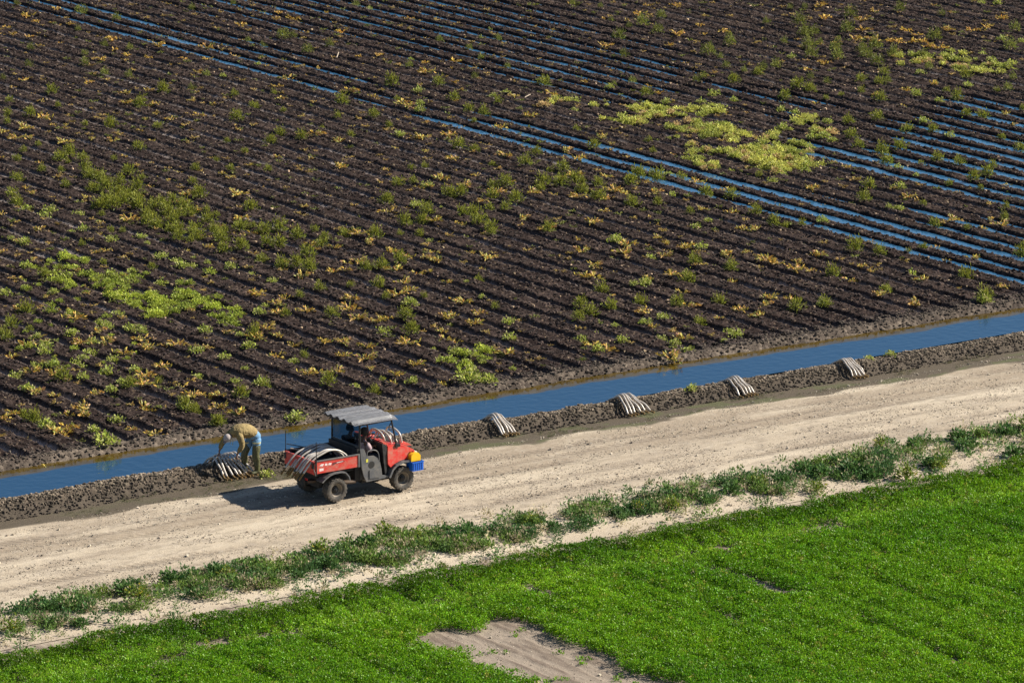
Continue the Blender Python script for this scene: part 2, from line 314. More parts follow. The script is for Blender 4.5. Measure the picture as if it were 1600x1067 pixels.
# ---- where things grow (decimetres in the world frame)
PLANTS = {
 'G': '181,407b 212,401 207,381 157,432 147,424 139,414 156,409b 150,405b 156,400b 141,388 137,394 124,387b 131,367 147,382b 146,372b 157,372b 157,363 166,397 147,360b 135,356b 137,351b 147,349b 126,333b 132,332b 132,323b 129,313b 136,320b 139,318b 146,325b 145,317b 143,309b 108,298 111,296 127,306b 123,296b 129,296b 125,287b 119,276b 158,329b 180,368 167,348 125,275b 139,292b 133,275b 137,278 141,276b 147,300 121,253b 127,252b 160,301b 147,306 118,321 109,363b 104,351b 91,286 194,378 188,359 84,261 60,254b 68,259 91,244 147,278 141,305 123,332b 130,336b 126,327b 137,337b 136,342b 138,334b 144,329b 135,309b 138,307b 132,323b 123,302b 123,288 121,272 128,282b 134,280b 129,267b 151,401 145,376b 142,362b 243,496b 223,478b 208,514b 181,481b 195,450b 176,488 167,472 229,569 247,559 257,577 247,600 304,663b 282,626 307,640 291,691 208,550 242,536 236,434b 206,437 274,592 361,642 345,647 325,572 277,578 273,516 255,496 247,527 260,475 255,454 197,490 188,455 188,509 338,568b 342,567 323,558 329,536b 342,541 403,618 319,423b 316,459b 331,451b 384,530 311,402b 314,397b 344,490 278,412b 267,418 254,389 258,439 235,404b 225,394b 236,392b 274,471 283,440b 271,349b 274,344b 265,320 245,330 272,393 253,406 404,520 376,490 382,507 372,467 350,456 328,409 301,384 304,437 239,329 198,352 255,452 474,570 478,557 464,530 460,513 466,513b 481,521b 461,496b 443,496b 420,461 380,392b 468,459b 448,446b 449,440 438,422 438,411 439,404b 446,410 421,395b 411,404 418,409 508,489 392,417 363,431b 384,417 308,323b 331,323 323,354 286,325b 272,311b 321,307 477,472 380,359 569,483b 545,484b 523,458b 517,480b 537,512 542,509 501,456b 507,458b 489,438b 488,452 495,430b 507,443 498,443 476,420b 455,414b 482,412b 507,421b 499,419b 494,410b 486,394b 502,404b 476,377b 463,364b 467,364 461,372b 449,386 448,375 434,367b 432,372b 418,361b 442,337b 437,353 428,350 539,425b 576,466 576,422b 549,393b 509,344 496,355b 488,328 492,327 496,376 511,398 418,309b 416,290b 420,281b 448,297b 452,293b 467,325b 473,338 390,288b 383,275b 392,264b 389,241b 391,232b 375,250b 384,264b 397,222 426,242b 447,354 476,300 407,311b 432,259 387,213b 378,209b 382,241 342,218b 328,203b 324,163b 282,190b 285,188 279,146b 282,138b 253,124b 284,100b 254,100b 327,151 289,156 339,187 357,168 370,196 347,157 367,208 317,113b 294,139 299,138 273,271b 282,266b 292,275b 295,269b 303,267b 260,253b 264,240b 271,236 271,219 293,240b 297,232b 288,207b 289,185 326,255 272,279 263,266b 278,298b 274,300 259,282b 255,278b 262,277b 270,280b 227,257b 223,260b 236,264b 211,257b 215,257b 208,244b 195,256b 188,255b 224,284b 227,282b 204,267b 244,289b 247,286b 202,287b 220,308b 235,276b 226,308 219,222b 185,242 179,244 202,228 151,269b 146,270b 150,257b 137,254b 139,250b 149,242b 138,232b 125,237b 125,226b 128,222b 128,215b 142,206b 148,207b 156,209b 165,254b 170,244b 135,188b 117,192b 127,191 107,187 127,172 137,167 102,162b 118,148b 108,130b 164,179 146,144 205,233b 69,124 64,81b 73,91 91,169 57,93b 156,251 160,263 31,95b 43,103b 70,152b 11,188b 22,194 20,201b 12,121b 1,138b 12,92b 21,121 -26,111b -27,103b 33,216b 185,146b 173,125b 185,127b 191,117b 204,114b 214,143b 229,160b 232,146b 184,97b 157,118b 166,130b 165,123b 268,72b 216,94b 226,93b 10,72b 13,89b',
 'L': '108,336b 103,331b 113,327b 112,313 104,344b 98,305 101,303b 77,297b 77,305 111,285b 101,286b 108,276 102,257b 103,251b 100,242b 104,243b 110,252 85,245b 62,268b 65,256b 66,250b 38,238b 51,232b 84,227b 74,245b 76,233b 114,225 111,232b 109,242 76,241 80,265 79,271 276,509 403,609b 354,504 267,379b 306,425b 317,443b 297,412b 336,423 343,426b 300,524 378,411b 377,376b 388,370b 400,379b 400,367b 353,403 354,399b 343,384b 373,409 376,402 510,403b 512,401b 501,392 520,396b 518,389b 510,374b 534,391b 527,378b 520,367b 521,362b 560,411b 564,404b 460,339b 486,342b 458,324b 428,296b 419,271b 401,341b 405,338b 401,315b 382,293b 381,287b 379,295b 381,314b 373,242b 488,371b 470,424b 612,475b 609,481b 519,397 525,384 519,372 350,212b 329,187b 327,189 323,244b 347,257b 342,260b 271,75 220,111 324,205 298,186b 274,113b 368,226 260,201b 343,252b 304,276b 229,201b 269,207 285,247b 207,277b 214,274 227,301b 112,210b 95,186b 181,231 159,178 128,161b 103,137b 65,123b 151,158 125,136 97,98b 105,114 101,92b 94,76b 98,85b 63,89b 77,82b 128,110b 116,104 42,103b 106,105b 107,99b 106,91 139,127b 86,175b 45,89 108,80 39,111b 50,135b 62,165b 34,123b 62,142b 48,121 48,146b 68,156 16,174b 12,168b 45,191b 44,193b 43,187b 29,183b 20,186 30,172b 18,157b 15,155b 24,163b 25,152b 4,158b 16,140b 22,135b 7,137b 6,120b -9,91b 13,127b -13,132b -6,151b 54,200b 46,179b 48,176b -28,95b 8,155b 14,151b 11,122 227,197b 224,175b 242,174b 170,104b 152,90b 178,106b 162,79b 163,87b 161,106 153,104 160,70b 182,77b 184,83b 140,85b 200,145b 196,145 145,99b 176,75 254,100b 226,94b 267,70b 12,92b -23,72b -24,72b -20,84b',
 'Y': '156,446b 159,460 161,445 182,425b 189,433 193,419 177,430 166,431b 170,432 199,436 119,372 117,364 127,347 91,327 136,420 143,407 164,359 156,334 159,335 169,323b 182,354 181,348 151,292b 144,274 151,295 120,308b 93,264 89,274 92,273 90,311b 78,302 66,291 121,261 114,263 92,338 154,354 197,362 174,369 68,276 52,255 47,229 98,197b 172,400 147,310 99,227 281,665b 278,651 259,622 256,631 264,650 264,608 282,598b 271,580 269,566 289,578b 256,563 275,560 304,568b 338,599b 289,542 284,550 304,548 230,527 213,544 230,500b 220,482b 227,475 242,474 245,466 230,449b 218,448 211,453 183,476b 179,462 182,457 168,461b 198,503 286,639 298,672 274,524 240,500 357,604 365,603b 366,616 294,494b 281,480 297,457b 316,507 365,569b 346,513 352,491 340,473b 300,446 297,419b 273,425 259,428 270,369b 268,371 242,393b 245,382b 280,369b 259,350 258,334b 255,363 364,490b 404,580 212,369 270,460 276,328b 338,452 339,516 220,344b 230,331 305,374b 385,612 299,426b 465,538 427,481b 479,533b 502,539b 462,485b 483,499 473,482 484,485b 496,550 386,392 395,411 378,426 355,414b 348,407 323,383b 321,335b 324,301 297,324b 291,308b 319,312 447,469 340,416 550,510b 532,484b 542,472b 529,456b 518,434b 544,448b 537,433 523,432b 522,426b 556,438b 562,430b 572,433b 590,446b 527,414b 527,408b 471,405b 478,352b 502,388 464,294b 458,400 561,489 448,346 464,350b 585,470 420,346 443,326 450,275 514,443b 527,425b 531,422b 519,439 326,228b 342,198b 347,231 331,162b 334,153b 341,157 340,150b 303,120b 296,123 305,140 266,147b 256,144 246,133b 249,148b 251,132 266,122 267,128 253,116b 270,103b 275,91 282,81 247,94b 358,249 385,200 248,144 327,162 275,136 285,283b 271,260b 274,258b 283,213b 278,222 236,222b 254,214 270,190b 272,186b 305,244b 304,260b 233,191 227,191b 241,180b 241,195 238,187 220,207 279,250b 237,307b 237,294b 270,287 276,289b 249,273b 254,270 256,259b 263,254b 223,243b 198,254b 204,246b 225,229b 219,225b 227,270 194,274b 250,307 224,302 227,300 255,294 203,250 251,237 238,278b 167,249b 162,236b 163,226b 164,219b 167,212 167,205b 185,230 174,219b 183,212 181,199b 147,245b 151,238b 135,213b 147,217b 137,209 144,220b 149,201b 150,208 154,197b 157,195 143,187b 131,172b 118,176b 117,177 122,209b 110,166b 106,154b 97,183b 90,172b 99,171b 105,192b 138,177b 143,161 142,154b 139,142b 129,130b 128,141b 107,146b 114,122b 114,118b 117,127 76,148 75,139b 81,134b 89,124b 86,130b 64,131b 100,120b 78,119b 81,111b 89,99b 68,105b 63,108b 59,106b 77,91b 73,85b 85,79b 116,95b 174,192 99,197b 76,101 78,158b 70,150b 112,148 152,178 20,88b 24,101b 27,99b 19,100b 20,79b 32,219 45,211 40,200b 36,182b 26,172b 32,168b 12,178b 4,172b 47,156b 42,165b 24,114b 16,120b -1,119b -15,106b -13,100b -10,106b -29,112b -33,109b -26,89b -24,91b -28,89b 5,100b -12,129b -1,151b 2,144b 30,135b -9,124 -10,82 20,127b 30,155b 39,158b 210,191b 219,182b 238,177b 228,173b 241,161b 205,152b 204,132b 201,172b 191,163b 193,161b 183,139 177,113b 224,135b 211,103b 201,92b 250,162 201,101b 168,83b 193,115b 230,157 248,150b 169,99 143,92b 143,85b 224,150 212,148b 218,109b 224,107b 248,78b 191,97 -9,72b',
}
PALE = '352,362 348,365 358,358 368,366 360,372 350,372 353,361 348,352 367,374 360,371 344,358 362,380 359,367 352,378 350,370 351,368 368,364 350,372 366,367 368,369 347,372 352,376 353,357 357,368 361,357 346,357 347,369 360,363 348,366 354,374 342,361 344,359 359,366 358,360 363,376 349,358 352,356 361,357 369,368 363,380 360,361 366,362 340,365 353,380 349,361 349,367 340,363 353,365 358,361 362,373 350,362 362,362 353,362 357,361 356,372 360,358 345,352 355,355 362,374 363,361 348,357 360,359 345,353 364,372 359,361 350,360 346,353 354,362 365,365 362,362 365,329 364,337 350,330 347,314 368,330 342,322 364,336 363,334 355,340 343,316 357,327 366,323 354,331 359,328 364,324 356,323 354,339 363,341 353,327 355,328 359,329 365,336 364,331 360,330 356,336 366,330 345,331 355,326 351,337 365,332 353,319 362,337 363,320 358,330 349,334 360,334 348,318 358,326 355,317 364,330 325,291 347,302 351,301 321,274 325,290 330,270 336,284 335,299 336,308 342,297 325,279 331,299 338,296 323,271 322,281 351,291 352,316 320,274 328,296 321,274 359,314 335,294 354,310 346,305 341,288 351,304 354,301 341,306 343,302 322,286 330,273 329,284 342,293 356,296 362,316 348,295 342,309 341,313 362,321 337,276 353,319 347,317 320,273 326,288 359,304 330,284 324,279 352,289 328,289 353,306 339,294 331,275 353,317 320,280 344,304 342,278 353,290 343,307 340,285 324,269 360,305 336,282 320,273 331,272 352,315 349,295 338,299 341,291 333,288 344,278 321,273 355,319 352,321 360,306 339,309 355,316 337,298 357,308 342,288 352,302 324,286 354,304 328,287 348,284 349,285 337,285 362,311 328,275 330,298 328,270 350,289 360,301 322,283 359,310 338,278 352,299 350,320 342,299 345,308 360,308 320,274 345,309 363,314 361,305 351,317 344,311 348,292 341,279 333,300 343,306 347,273 375,306 358,291 365,277 352,281 371,296 353,284 356,286 346,282 330,265 372,307 337,266 353,285 331,273 373,307 332,261 372,303 344,279 360,271 362,283 366,299 359,305 333,264 336,261 356,274 330,257 345,258 350,260 348,272 335,253 365,308 348,284 336,268 357,278 333,255 346,257 334,263 364,308 352,263 340,257 358,270 345,268 356,273 328,260 355,295 357,278 334,253 366,282 355,280 370,289 364,307 350,270 346,263 348,292 332,267 374,298 354,275 343,267 352,290 356,296 332,268 360,282 328,263 349,276 338,255 372,309 350,282 332,261 344,277 336,271 336,270 350,276 372,303 345,278 334,263 368,289 363,279 340,259 355,299 355,285 335,278 350,275 344,266 341,279 356,292 332,266 347,296 362,283 334,266 349,290 363,288 347,282 370,291 357,279 366,304 356,266 359,285 368,283 355,298 347,274 338,284 340,261 333,260 368,280 337,265 360,275 374,297 352,268 352,268 363,285 376,300 363,291 372,288 353,280 358,276 346,288 350,263 362,304 345,288 356,288 345,280 348,261 338,268 334,261 347,261 353,262 342,257 349,291 338,267 368,301 349,288 355,291 341,285 348,292 352,289 366,281 372,310 342,280 338,268 339,267 340,261 338,266 359,297 374,296 330,262 348,272 354,280 362,273 361,274 350,289 326,257 328,265 325,267 330,263 335,268 332,265 337,262 337,272 337,263 324,262 336,262 337,272 325,270 324,266 329,265 328,264 335,262 332,259 337,273 338,267 334,275 323,264 334,257 342,268 340,270 325,266 339,267 332,274 328,261 337,259 396,326 389,309 386,317 385,309 383,312 390,303 398,310 401,324 399,322 391,307 384,304 392,322 400,313 405,327 402,317 384,308 403,327 403,319 396,322 394,320 395,321 398,309 400,319 396,308 398,320 388,362 374,361 378,353 367,356 377,361 380,357 376,360 381,352 382,360 382,350 367,351 373,364 384,355 377,360 374,352 401,311 402,320 389,304 387,298 391,306 403,314 404,313 402,319 400,316 405,317 393,303 390,298 402,312 401,312 394,311 72,205 79,190 65,208 61,183 77,200 83,210 83,193 61,193 72,209 68,180 69,199 68,192 68,197 67,201 84,205 68,180 69,203 73,196 60,194 70,184 80,198 74,203 84,191 70,181 69,194 66,182 62,199 72,189 62,191 81,203 59,186 76,211 81,204 68,191 73,211 86,198 64,202 76,195 61,192 69,208 71,184 70,185 70,186 71,206 70,184 73,205 65,186 73,199 72,200 78,198 74,198 66,199 82,208 72,192 77,206 63,192 61,191 66,194 59,201 81,208 81,196 59,190 75,182 71,182 62,204 77,185 74,198 74,205 81,212 79,191 60,204 74,196 72,185 83,207 64,208 84,206 71,204 79,210 78,196 78,190 66,186 77,186 64,196 74,184 75,182 61,183 73,186 80,206 59,198 70,180 66,201 64,192 71,207 64,204 84,202 62,186 76,212 61,193 77,205 61,188 58,191 65,192 70,208 83,189 62,196 72,208 69,205 85,202 82,207 79,198 81,183 77,175 76,176 78,186 72,179 80,182 74,185 75,175 72,178 76,188 73,183 78,190 76,173 70,179 76,174 70,174 85,190 76,190 71,169 71,181 77,180 75,173 71,171 75,172 85,186 85,184 79,184 75,184 71,181 80,188 76,179 84,194 78,178 75,170 78,176 81,185 80,190 79,190 74,171 72,186 77,192 78,185 82,178 81,193 83,187 82,193 79,176 83,184 80,185 71,180 71,235 68,228 69,230 73,233 63,209 63,215 62,208 68,213 62,215 79,235 65,209 70,224 72,212 79,241 75,216 71,212 69,216 73,229 79,232 64,210 68,215 83,238 86,239 76,225 66,220 63,209 62,218 75,217 76,240 66,227 66,215 70,217 67,228 69,212 63,222 67,228 64,207 76,222 76,237 70,231 64,215 65,219 79,236 84,242 76,224 90,221 92,214 96,225 101,230 99,220 89,212 93,226 98,227 102,229 90,220 97,225 93,212 90,216 86,218 91,215 95,218 99,231 93,231 96,219 94,228 97,221 100,221 97,233 89,221 87,221 80,265 79,268 71,259 79,263 59,246 64,262 52,243 61,240 69,240 74,259 60,244 63,270 60,229 70,248 69,233 70,235 61,238 69,233 47,242 71,270 53,254 59,271 61,241 77,244 65,268 71,246 74,261 63,267 64,246 72,236 57,235 60,268 63,236 76,270 53,256 80,271 62,256 66,233 69,268 69,263 54,248 78,274 61,245 48,242 69,249 14,164 54,196 9,176 54,224 62,218 47,222 20,193 57,189 56,196 22,189 7,167 44,221 37,197 20,182 50,181 13,167 53,196 44,210 12,176 20,149 62,213 24,198 48,175 54,200 28,150 34,157 10,151 39,212 23,186 45,175 41,183 38,176 6,152 29,157 49,198 21,167 39,165 30,196 29,202 41,205 14,145 47,221 12,162 11,167 49,184 339,392 341,394 347,388 340,396 335,384 349,397 346,394 348,402 348,399 340,389 351,396 351,400 503,368 527,366 518,381 508,363 526,376 525,378 511,367 527,378 512,373 522,370 511,357 506,372 524,360 507,360 521,362 507,374 514,363 530,372 509,372 525,370 508,369 511,361 512,366 505,371 521,369 496,392 520,392 508,381 500,388 520,394 501,388 516,385 506,405 519,406 505,408 512,389 506,391 527,395 522,396 527,400 522,406 512,397 503,392 503,404 520,394 517,392 519,401 504,406 519,386 512,403 96,83 95,84 92,80 96,88 96,84 100,93 92,79 98,91 100,89 94,82 91,78 100,91 107,93 104,102 104,101 102,102 113,100 106,102 103,103 108,105 113,99 111,108 109,99 112,101 107,101 110,94 99,97 112,99 105,106 103,105'
VERGE =  [(-3.1, -3.9, 1.6), (-3.4, -4.7, 1.4), (-1.8, -3.8, 1.3), (-0.9, -3.3, 1.5), (-0.2, -3.5, 1), (0.4, -3.9, 1), (-0.4, -4.0, 1.2), (0.8, -4.2, 1.2), (-8.4, -3.9, 1.5), (-8.5, -4.7, 1.4), (-7.1, -3.8, 1.4), (-5.9, -3.9, 1.3), (-5.9, -4.3, 1.2), (-10.6, -4.2, 1), (-10.5, -5.5, 1), (-12.0, -5.1, 1.3), (-10.6, -3.6, 1.2), (-4.8, -3.7, 1.1), (-2.0, -3.3, 0.9), (-4.4, -5.0, 1), (1.6, -4.4, 1.1), (6.3, -5.1, 1.1), (11.0, -4.3, 1.5), (11.2, -4.8, 1.4), (10.3, -5.7, 1.3), (12.0, -5.0, 1.6), (12.2, -5.5, 1.2), (12.9, -6.0, 1.5), (10.0, -4.7, 1.1), (14.2, -5.4, 1.3), (14.2, -5.7, 1.2), (16.3, -4.0, 1.4), (16.0, -4.6, 1.3), (14.4, -3.1, 1.1), (16.6, -5.8, 1.3), (17.7, -4.2, 1.2), (18.4, -4.2, 1.3), (8.4, -4.7, 1.2), (7.6, -5.0, 1), (9.3, -4.6, 1.1), (3.7, -5.1, 1.1), (4.8, -4.8, 1.1), (5.4, -4.9, 1), (14.9, -3.9, 1.1), (2.9, -4.9, 1), (2.6, -4.4, 1.2), (-5.0, -4.5, 0.9), (-6.8, -4.6, 0.9), (-8.9, -3.8, 1), (12.3, -4.0, 1.1), (-1.1, -6.1, 0.7), (-10.5, -5.4, 0.8)]

# ------------------------------------------------------------------ plants
def leaf_quads(n, place, size, aspect=.5, up=.5, seed=0):
    """n small leaves; place(rng)->(pos, outward dir)"""
    rg = np.random.default_rng(seed); V = []; F = []
    for i in range(n):
        p, d = place(rg); d = np.asarray(d, float); d = d + rg.normal(0, .45, 3); d[2] += up * rg.random(); d /= np.linalg.norm(d) + 1e-9
        s = np.cross(d, rg.normal(0, 1, 3)); s /= np.linalg.norm(s) + 1e-9
        L = size * (.6 + .8 * rg.random()); Wd = L * aspect * .5; p = np.asarray(p, float); nrm = np.cross(d, s)
        b = len(V); mid = p + d * L * .5 + nrm * L * .08
        V += [p, mid + s * Wd, p + d * L, mid - s * Wd]; F.append((b, b + 1, b + 2, b + 3))
    return np.array(V), np.array(F)
def dome(r, h, hollow=.3):
    def f(rg):
        a = rg.random() * 6.283; c = rg.random() ** .6; rr = math.sqrt(1 - c * c); k = hollow + (1 - hollow) * rg.random() ** .6
        lump = 1 + .22 * math.sin(a * 3 + 1) + .12 * math.sin(a * 5 + c * 4)
        d = np.array([rr * math.cos(a), rr * math.sin(a), c]); return np.array([d[0] * r, d[1] * r, d[2] * h]) * k * lump, d
    return f
def star(r, h, arms, seed):
    rg0 = np.random.default_rng(seed); A = [(rg0.random() * 6.283, .5 + .6 * rg0.random(), rg0.random()) for _ in range(arms)]
    def f(rg):
        a, l, e = A[rg.integers(arms)]; t = rg.random(); rr = r * l * t
        z = h * (.25 + .75 * math.sin(t * 2.4) * e) + .01
        return np.array([rr * math.cos(a), rr * math.sin(a), z]), np.array([math.cos(a), math.sin(a), .2])
    return f
def vary(col, n, seed, amt=.2):
    rg = np.random.default_rng(seed); c = np.array(col)[None] * (1 + amt * rg.normal(0, 1, (n, 1)))
    return np.clip(c, 0.005, 1)
LEAF = leaf_mat('leaf_green', island=.45); LEAF_DRY = leaf_mat('leaf_dry', tr=.25, island=.4, hue=.03)
LEAF_CROP = leaf_mat('leaf_crop', tr=.40, island=.5, hue=.02, rough=.45)
STEM = mat('plant_stem', (.10, .11, .035), rough=.8)
def stems(n, r, h, seed, th=.006):
    rg = np.random.default_rng(seed); V = []; F = []
    for i in range(n):
        a = rg.random() * 6.283; t = np.array([math.cos(a) * r * rg.random(), math.sin(a) * r * rg.random(), h * (.6 + .4 * rg.random())])
        s = np.array([-math.sin(a), math.cos(a), 0]) * th; m_ = t * .5 + np.array([0, 0, h * .12]); b = len(V)
        V += [s * 1.3, -s * 1.3, m_ - s, m_ + s, t - s * .5, t + s * .5]; F += [(b, b + 1, b + 2, b + 3), (b + 3, b + 2, b + 4, b + 5)]
        q = np.array([math.cos(a), math.sin(a), 0]) * th; b = len(V)
        V += [q * 1.3, -q * 1.3, m_ - q, m_ + q, t - q * .5, t + q * .5]; F += [(b, b + 1, b + 2, b + 3), (b + 3, b + 2, b + 4, b + 5)]
    return np.array(V), np.array(F)
def plant_parts(kind, seed):
    rg = np.random.default_rng(seed)
    if kind == 'G':      # feathery round green weed
        V, F = leaf_quads(230, dome(.17, .27), .070, .30, .7, seed); c = vary((.20, .23, .036), len(V), seed, .16)
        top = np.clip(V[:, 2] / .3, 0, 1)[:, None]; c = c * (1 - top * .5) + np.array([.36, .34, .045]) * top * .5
        S = stems(9, .12, .22, seed)
    elif kind == 'L':    # lime leafy plant with broad leaves
        V, F = leaf_quads(150, dome(.24, .20, .2), .062, .8, .3, seed); c = vary((.36, .41, .070), len(V), seed, .18)
        m_ = np.repeat(rg.random(len(F)) < .3, 4)[:, None]; c = np.where(m_, c * 0 + np.array([.46, .44, .17]), c); S = stems(7, .18, .14, seed, .008)
    elif kind == 'Y':    # yellowed sprawling plant
        V, F = leaf_quads(70, star(.27, .13, 7, seed), .10, .42, .2, seed); c = vary((.56, .36, .075), len(V), seed, .2)
        r_ = np.repeat(rg.random(len(F)), 4)[:, None]; c = np.where(r_ < .3, np.array([.36, .34, .085]), c); c = np.where(r_ > .82, np.array([.42, .25, .14]), c); S = stems(7, .24, .07, seed, .008)
    elif kind == 'W':    # verge shrub, blue-green
        V, F = leaf_quads(260, dome(.26, .30, .25), .095, .5, .5, seed); c = vary((.085, .165, .042), len(V), seed, .2); S = stems(10, .16, .25, seed, .009)
    elif kind == 'WY':   # verge weed with yellow flower heads
        V, F = leaf_quads(260, dome(.24, .40, .25), .075, .45, .6, seed); c = vary((.16, .22, .030), len(V), seed, .2)
        y = np.repeat(rg.random(len(F)) < .10, 4)[:, None]; c = np.where(y, np.array([.50, .42, .04]), c); S = stems(10, .14, .3, seed, .009)
    return V, F, c, S
PROTO = {}
def make_plant(name, kind, seed):
    V, F, c, S = plant_parts(kind, seed)
    root = empty(name); mm = LEAF_DRY if kind == 'Y' else LEAF
    f = mesh_np('foliage', V, F, mm, c, smooth=False, parent=root); s = mesh_np('stem', S[0], S[1], STEM, smooth=False, parent=root)
    return root, f, s
def surf(u, v): return float(land(np.array([float(u)]), np.array([float(v)]), False)[0])
def surfs(pts):
    a = np.array(pts, float); return land(a[:, 0], a[:, 1], False)
_first = {}
def put_plant(name, kind, u, v, z, s, rz, label, cat, group):
    var = random.randrange(5); key = (name, kind, var)
    if key not in _first:
        root, f, st = make_plant(name, kind, hash_seed(kind) + var * 13); _first[key] = (root, f, st)
    else:
        r0, f0, s0 = _first[key]; root = r0.copy(); COL.objects.link(root)
        for ch in (f0, s0):
            c_ = ch.copy(); COL.objects.link(c_); c_.parent = root
    root.location = (u, v, z - .015); root.rotation_euler = (0, 0, rz); root.scale = (s, s, s * random.uniform(.85, 1.15) * (.78 if kind in ('W', 'WY') else 1))
    tag(root, label, cat, group); return root
def hash_seed(k): return sum(ord(c) for c in k) * 31
def tufts(name, pts, zs, scales, cols, protos, m, label, cat):
    """many small plants nobody could count, as one mesh"""
    rg = np.random.default_rng(99); N = len(pts); which = rg.integers(len(protos), size=N); Vs = []; Fs = []; Cs = []; off = 0
    for p, (PV, PF) in enumerate(protos):
        ii = np.where(which == p)[0]; n = len(ii)
        if not n: continue
        a = rg.random(n) * 6.283; ca, sa = np.cos(a), np.sin(a); s = np.asarray(scales)[ii]
        X = (PV[None, :, 0] * ca[:, None] - PV[None, :, 1] * sa[:, None]) * s[:, None] + pts[ii, 0][:, None]
        Y = (PV[None, :, 0] * sa[:, None] + PV[None, :, 1] * ca[:, None]) * s[:, None] + pts[ii, 1][:, None]
        Z = PV[None, :, 2] * s[:, None] + zs[ii][:, None]
        Vs.append(np.stack([X, Y, Z], -1).reshape(-1, 3)); nv = len(PV)
        Fs.append((PF[None] + (np.arange(n) * nv)[:, None, None] + off).reshape(-1, 4)); off += n * nv
        Cs.append(np.repeat(cols[ii], nv, 0))
    return tag(mesh_np(name, np.concatenate(Vs), np.concatenate(Fs), m, np.concatenate(Cs), smooth=False), label, cat, kind='stuff')

KINDS = {
 'G': ('bushy_weed', 'feathery green bushy weed', 'weed'),
 'L': ('lime_leafy_plant', 'lime green broad-leaved plant', 'plant'),
 'Y': ('yellowed_plant', 'withered yellow-orange sprawling plant', 'plant')}
rest = {'G': [], 'L': [], 'Y': []}
for kd, txt in PLANTS.items():
    lst = []
    for tok in txt.split():
        b_ = tok.endswith('b'); a_, c_ = tok.rstrip('b').split(','); lst.append((int(a_) / 10, int(c_) / 10, b_))
    lst.sort(key=lambda q: q[1] + q[0] * .7 - (6 if q[2] else 0))
    zz = surfs([(q[0], q[1]) for q in lst])
    nm, lb, ct = KINDS[kd]
    for i, (u_, v_, b_) in enumerate(lst):
        s_ = random.uniform(.95, 1.3) if b_ else random.uniform(.55, .8)
        if kd == 'L': s_ *= .80
        if kd == 'G': s_ *= 1.18
        if i >= 295: rest[kd].append((u_, v_, zz[i], s_)); continue
        # labels: by size, and by which side of the flooded rows it grows
        where = 'between the flooded furrows' if u_ > F0 - .6 and (v_ < 34) else ('beyond the long wet furrows' if u_ > F0 - .6 else 'on the dark furrowed soil near the ditch' if v_ < 14 else 'on the dry dark rows of the field')
        sz = 'larger' if b_ else 'small'
        put_plant(nm, kd, u_, v_, zz[i], s_, random.uniform(0, 6.28), '%s %s %s' % (sz, lb, where), ct, '%s %ss %s' % (sz, nm.replace('_', ' '), where))
# distinct plants on the ditch banks
for (u_, v_, kd, s_, lb) in [
    (9.05, 7.45, 'L', 1.7, 'tall lime green clump at the field edge above the far ditch bank'),
    (9.35, 7.0, 'L', 1.35, 'green plant hanging over the far ditch bank below the tall lime clump'),
    (15.05, 6.45, 'Y', 1.5, 'dry straw-coloured tuft on the far ditch bank at the waterline'),
    (2.95, 6.55, 'L', 1.25, 'bright green plant at the waterline behind the vehicle roof'),
    (-.06, 3.10, 'L', .9, 'small lime plant at the foot of the near bank beside the worker'),
    (19.6, 3.55, 'L', .75, 'left one of two lime seedlings on the near bank crest beyond the farthest tube bundle'),
    (20.35, 3.5, 'L', .8, 'right one of two lime seedlings on the near bank crest beyond the farthest tube bundle'),
    (13.5, 3.45, 'L', .8, 'lime seedling on the near bank crest between the third and fourth tube bundles'),
    (0.95, 7.15, 'G', 1.05, 'feathery green weed on the far bank above the bending worker'),
    (-2.5, 6.95, 'L', 1.45, 'mottled green clump on the far bank left of the bending worker'),
    (26.6, 7.05, 'L', 1.1, 'yellow green plant on the far bank near the last flooded furrow'),
    (-4.4, 6.4, 'Y', 1.1, 'flattened pale dry tuft at the far waterline left of the worker')]:
    put_plant(KINDS[kd][0], kd, u_, v_, surf(u_, v_), s_, random.uniform(0, 6), lb, KINDS[kd][2], None)
def proto_set(kind, n, thin=1.0):
    o_ = []
    for i in range(n):
        V, F, c, S = plant_parts(kind, 500 + i * 7); keep = np.arange(0, len(F), max(1, int(1 / thin))); F = F[keep]
        idx = F.ravel(); o_.append((V[idx], np.arange(len(idx)).reshape(-1, 4)))
    return o_
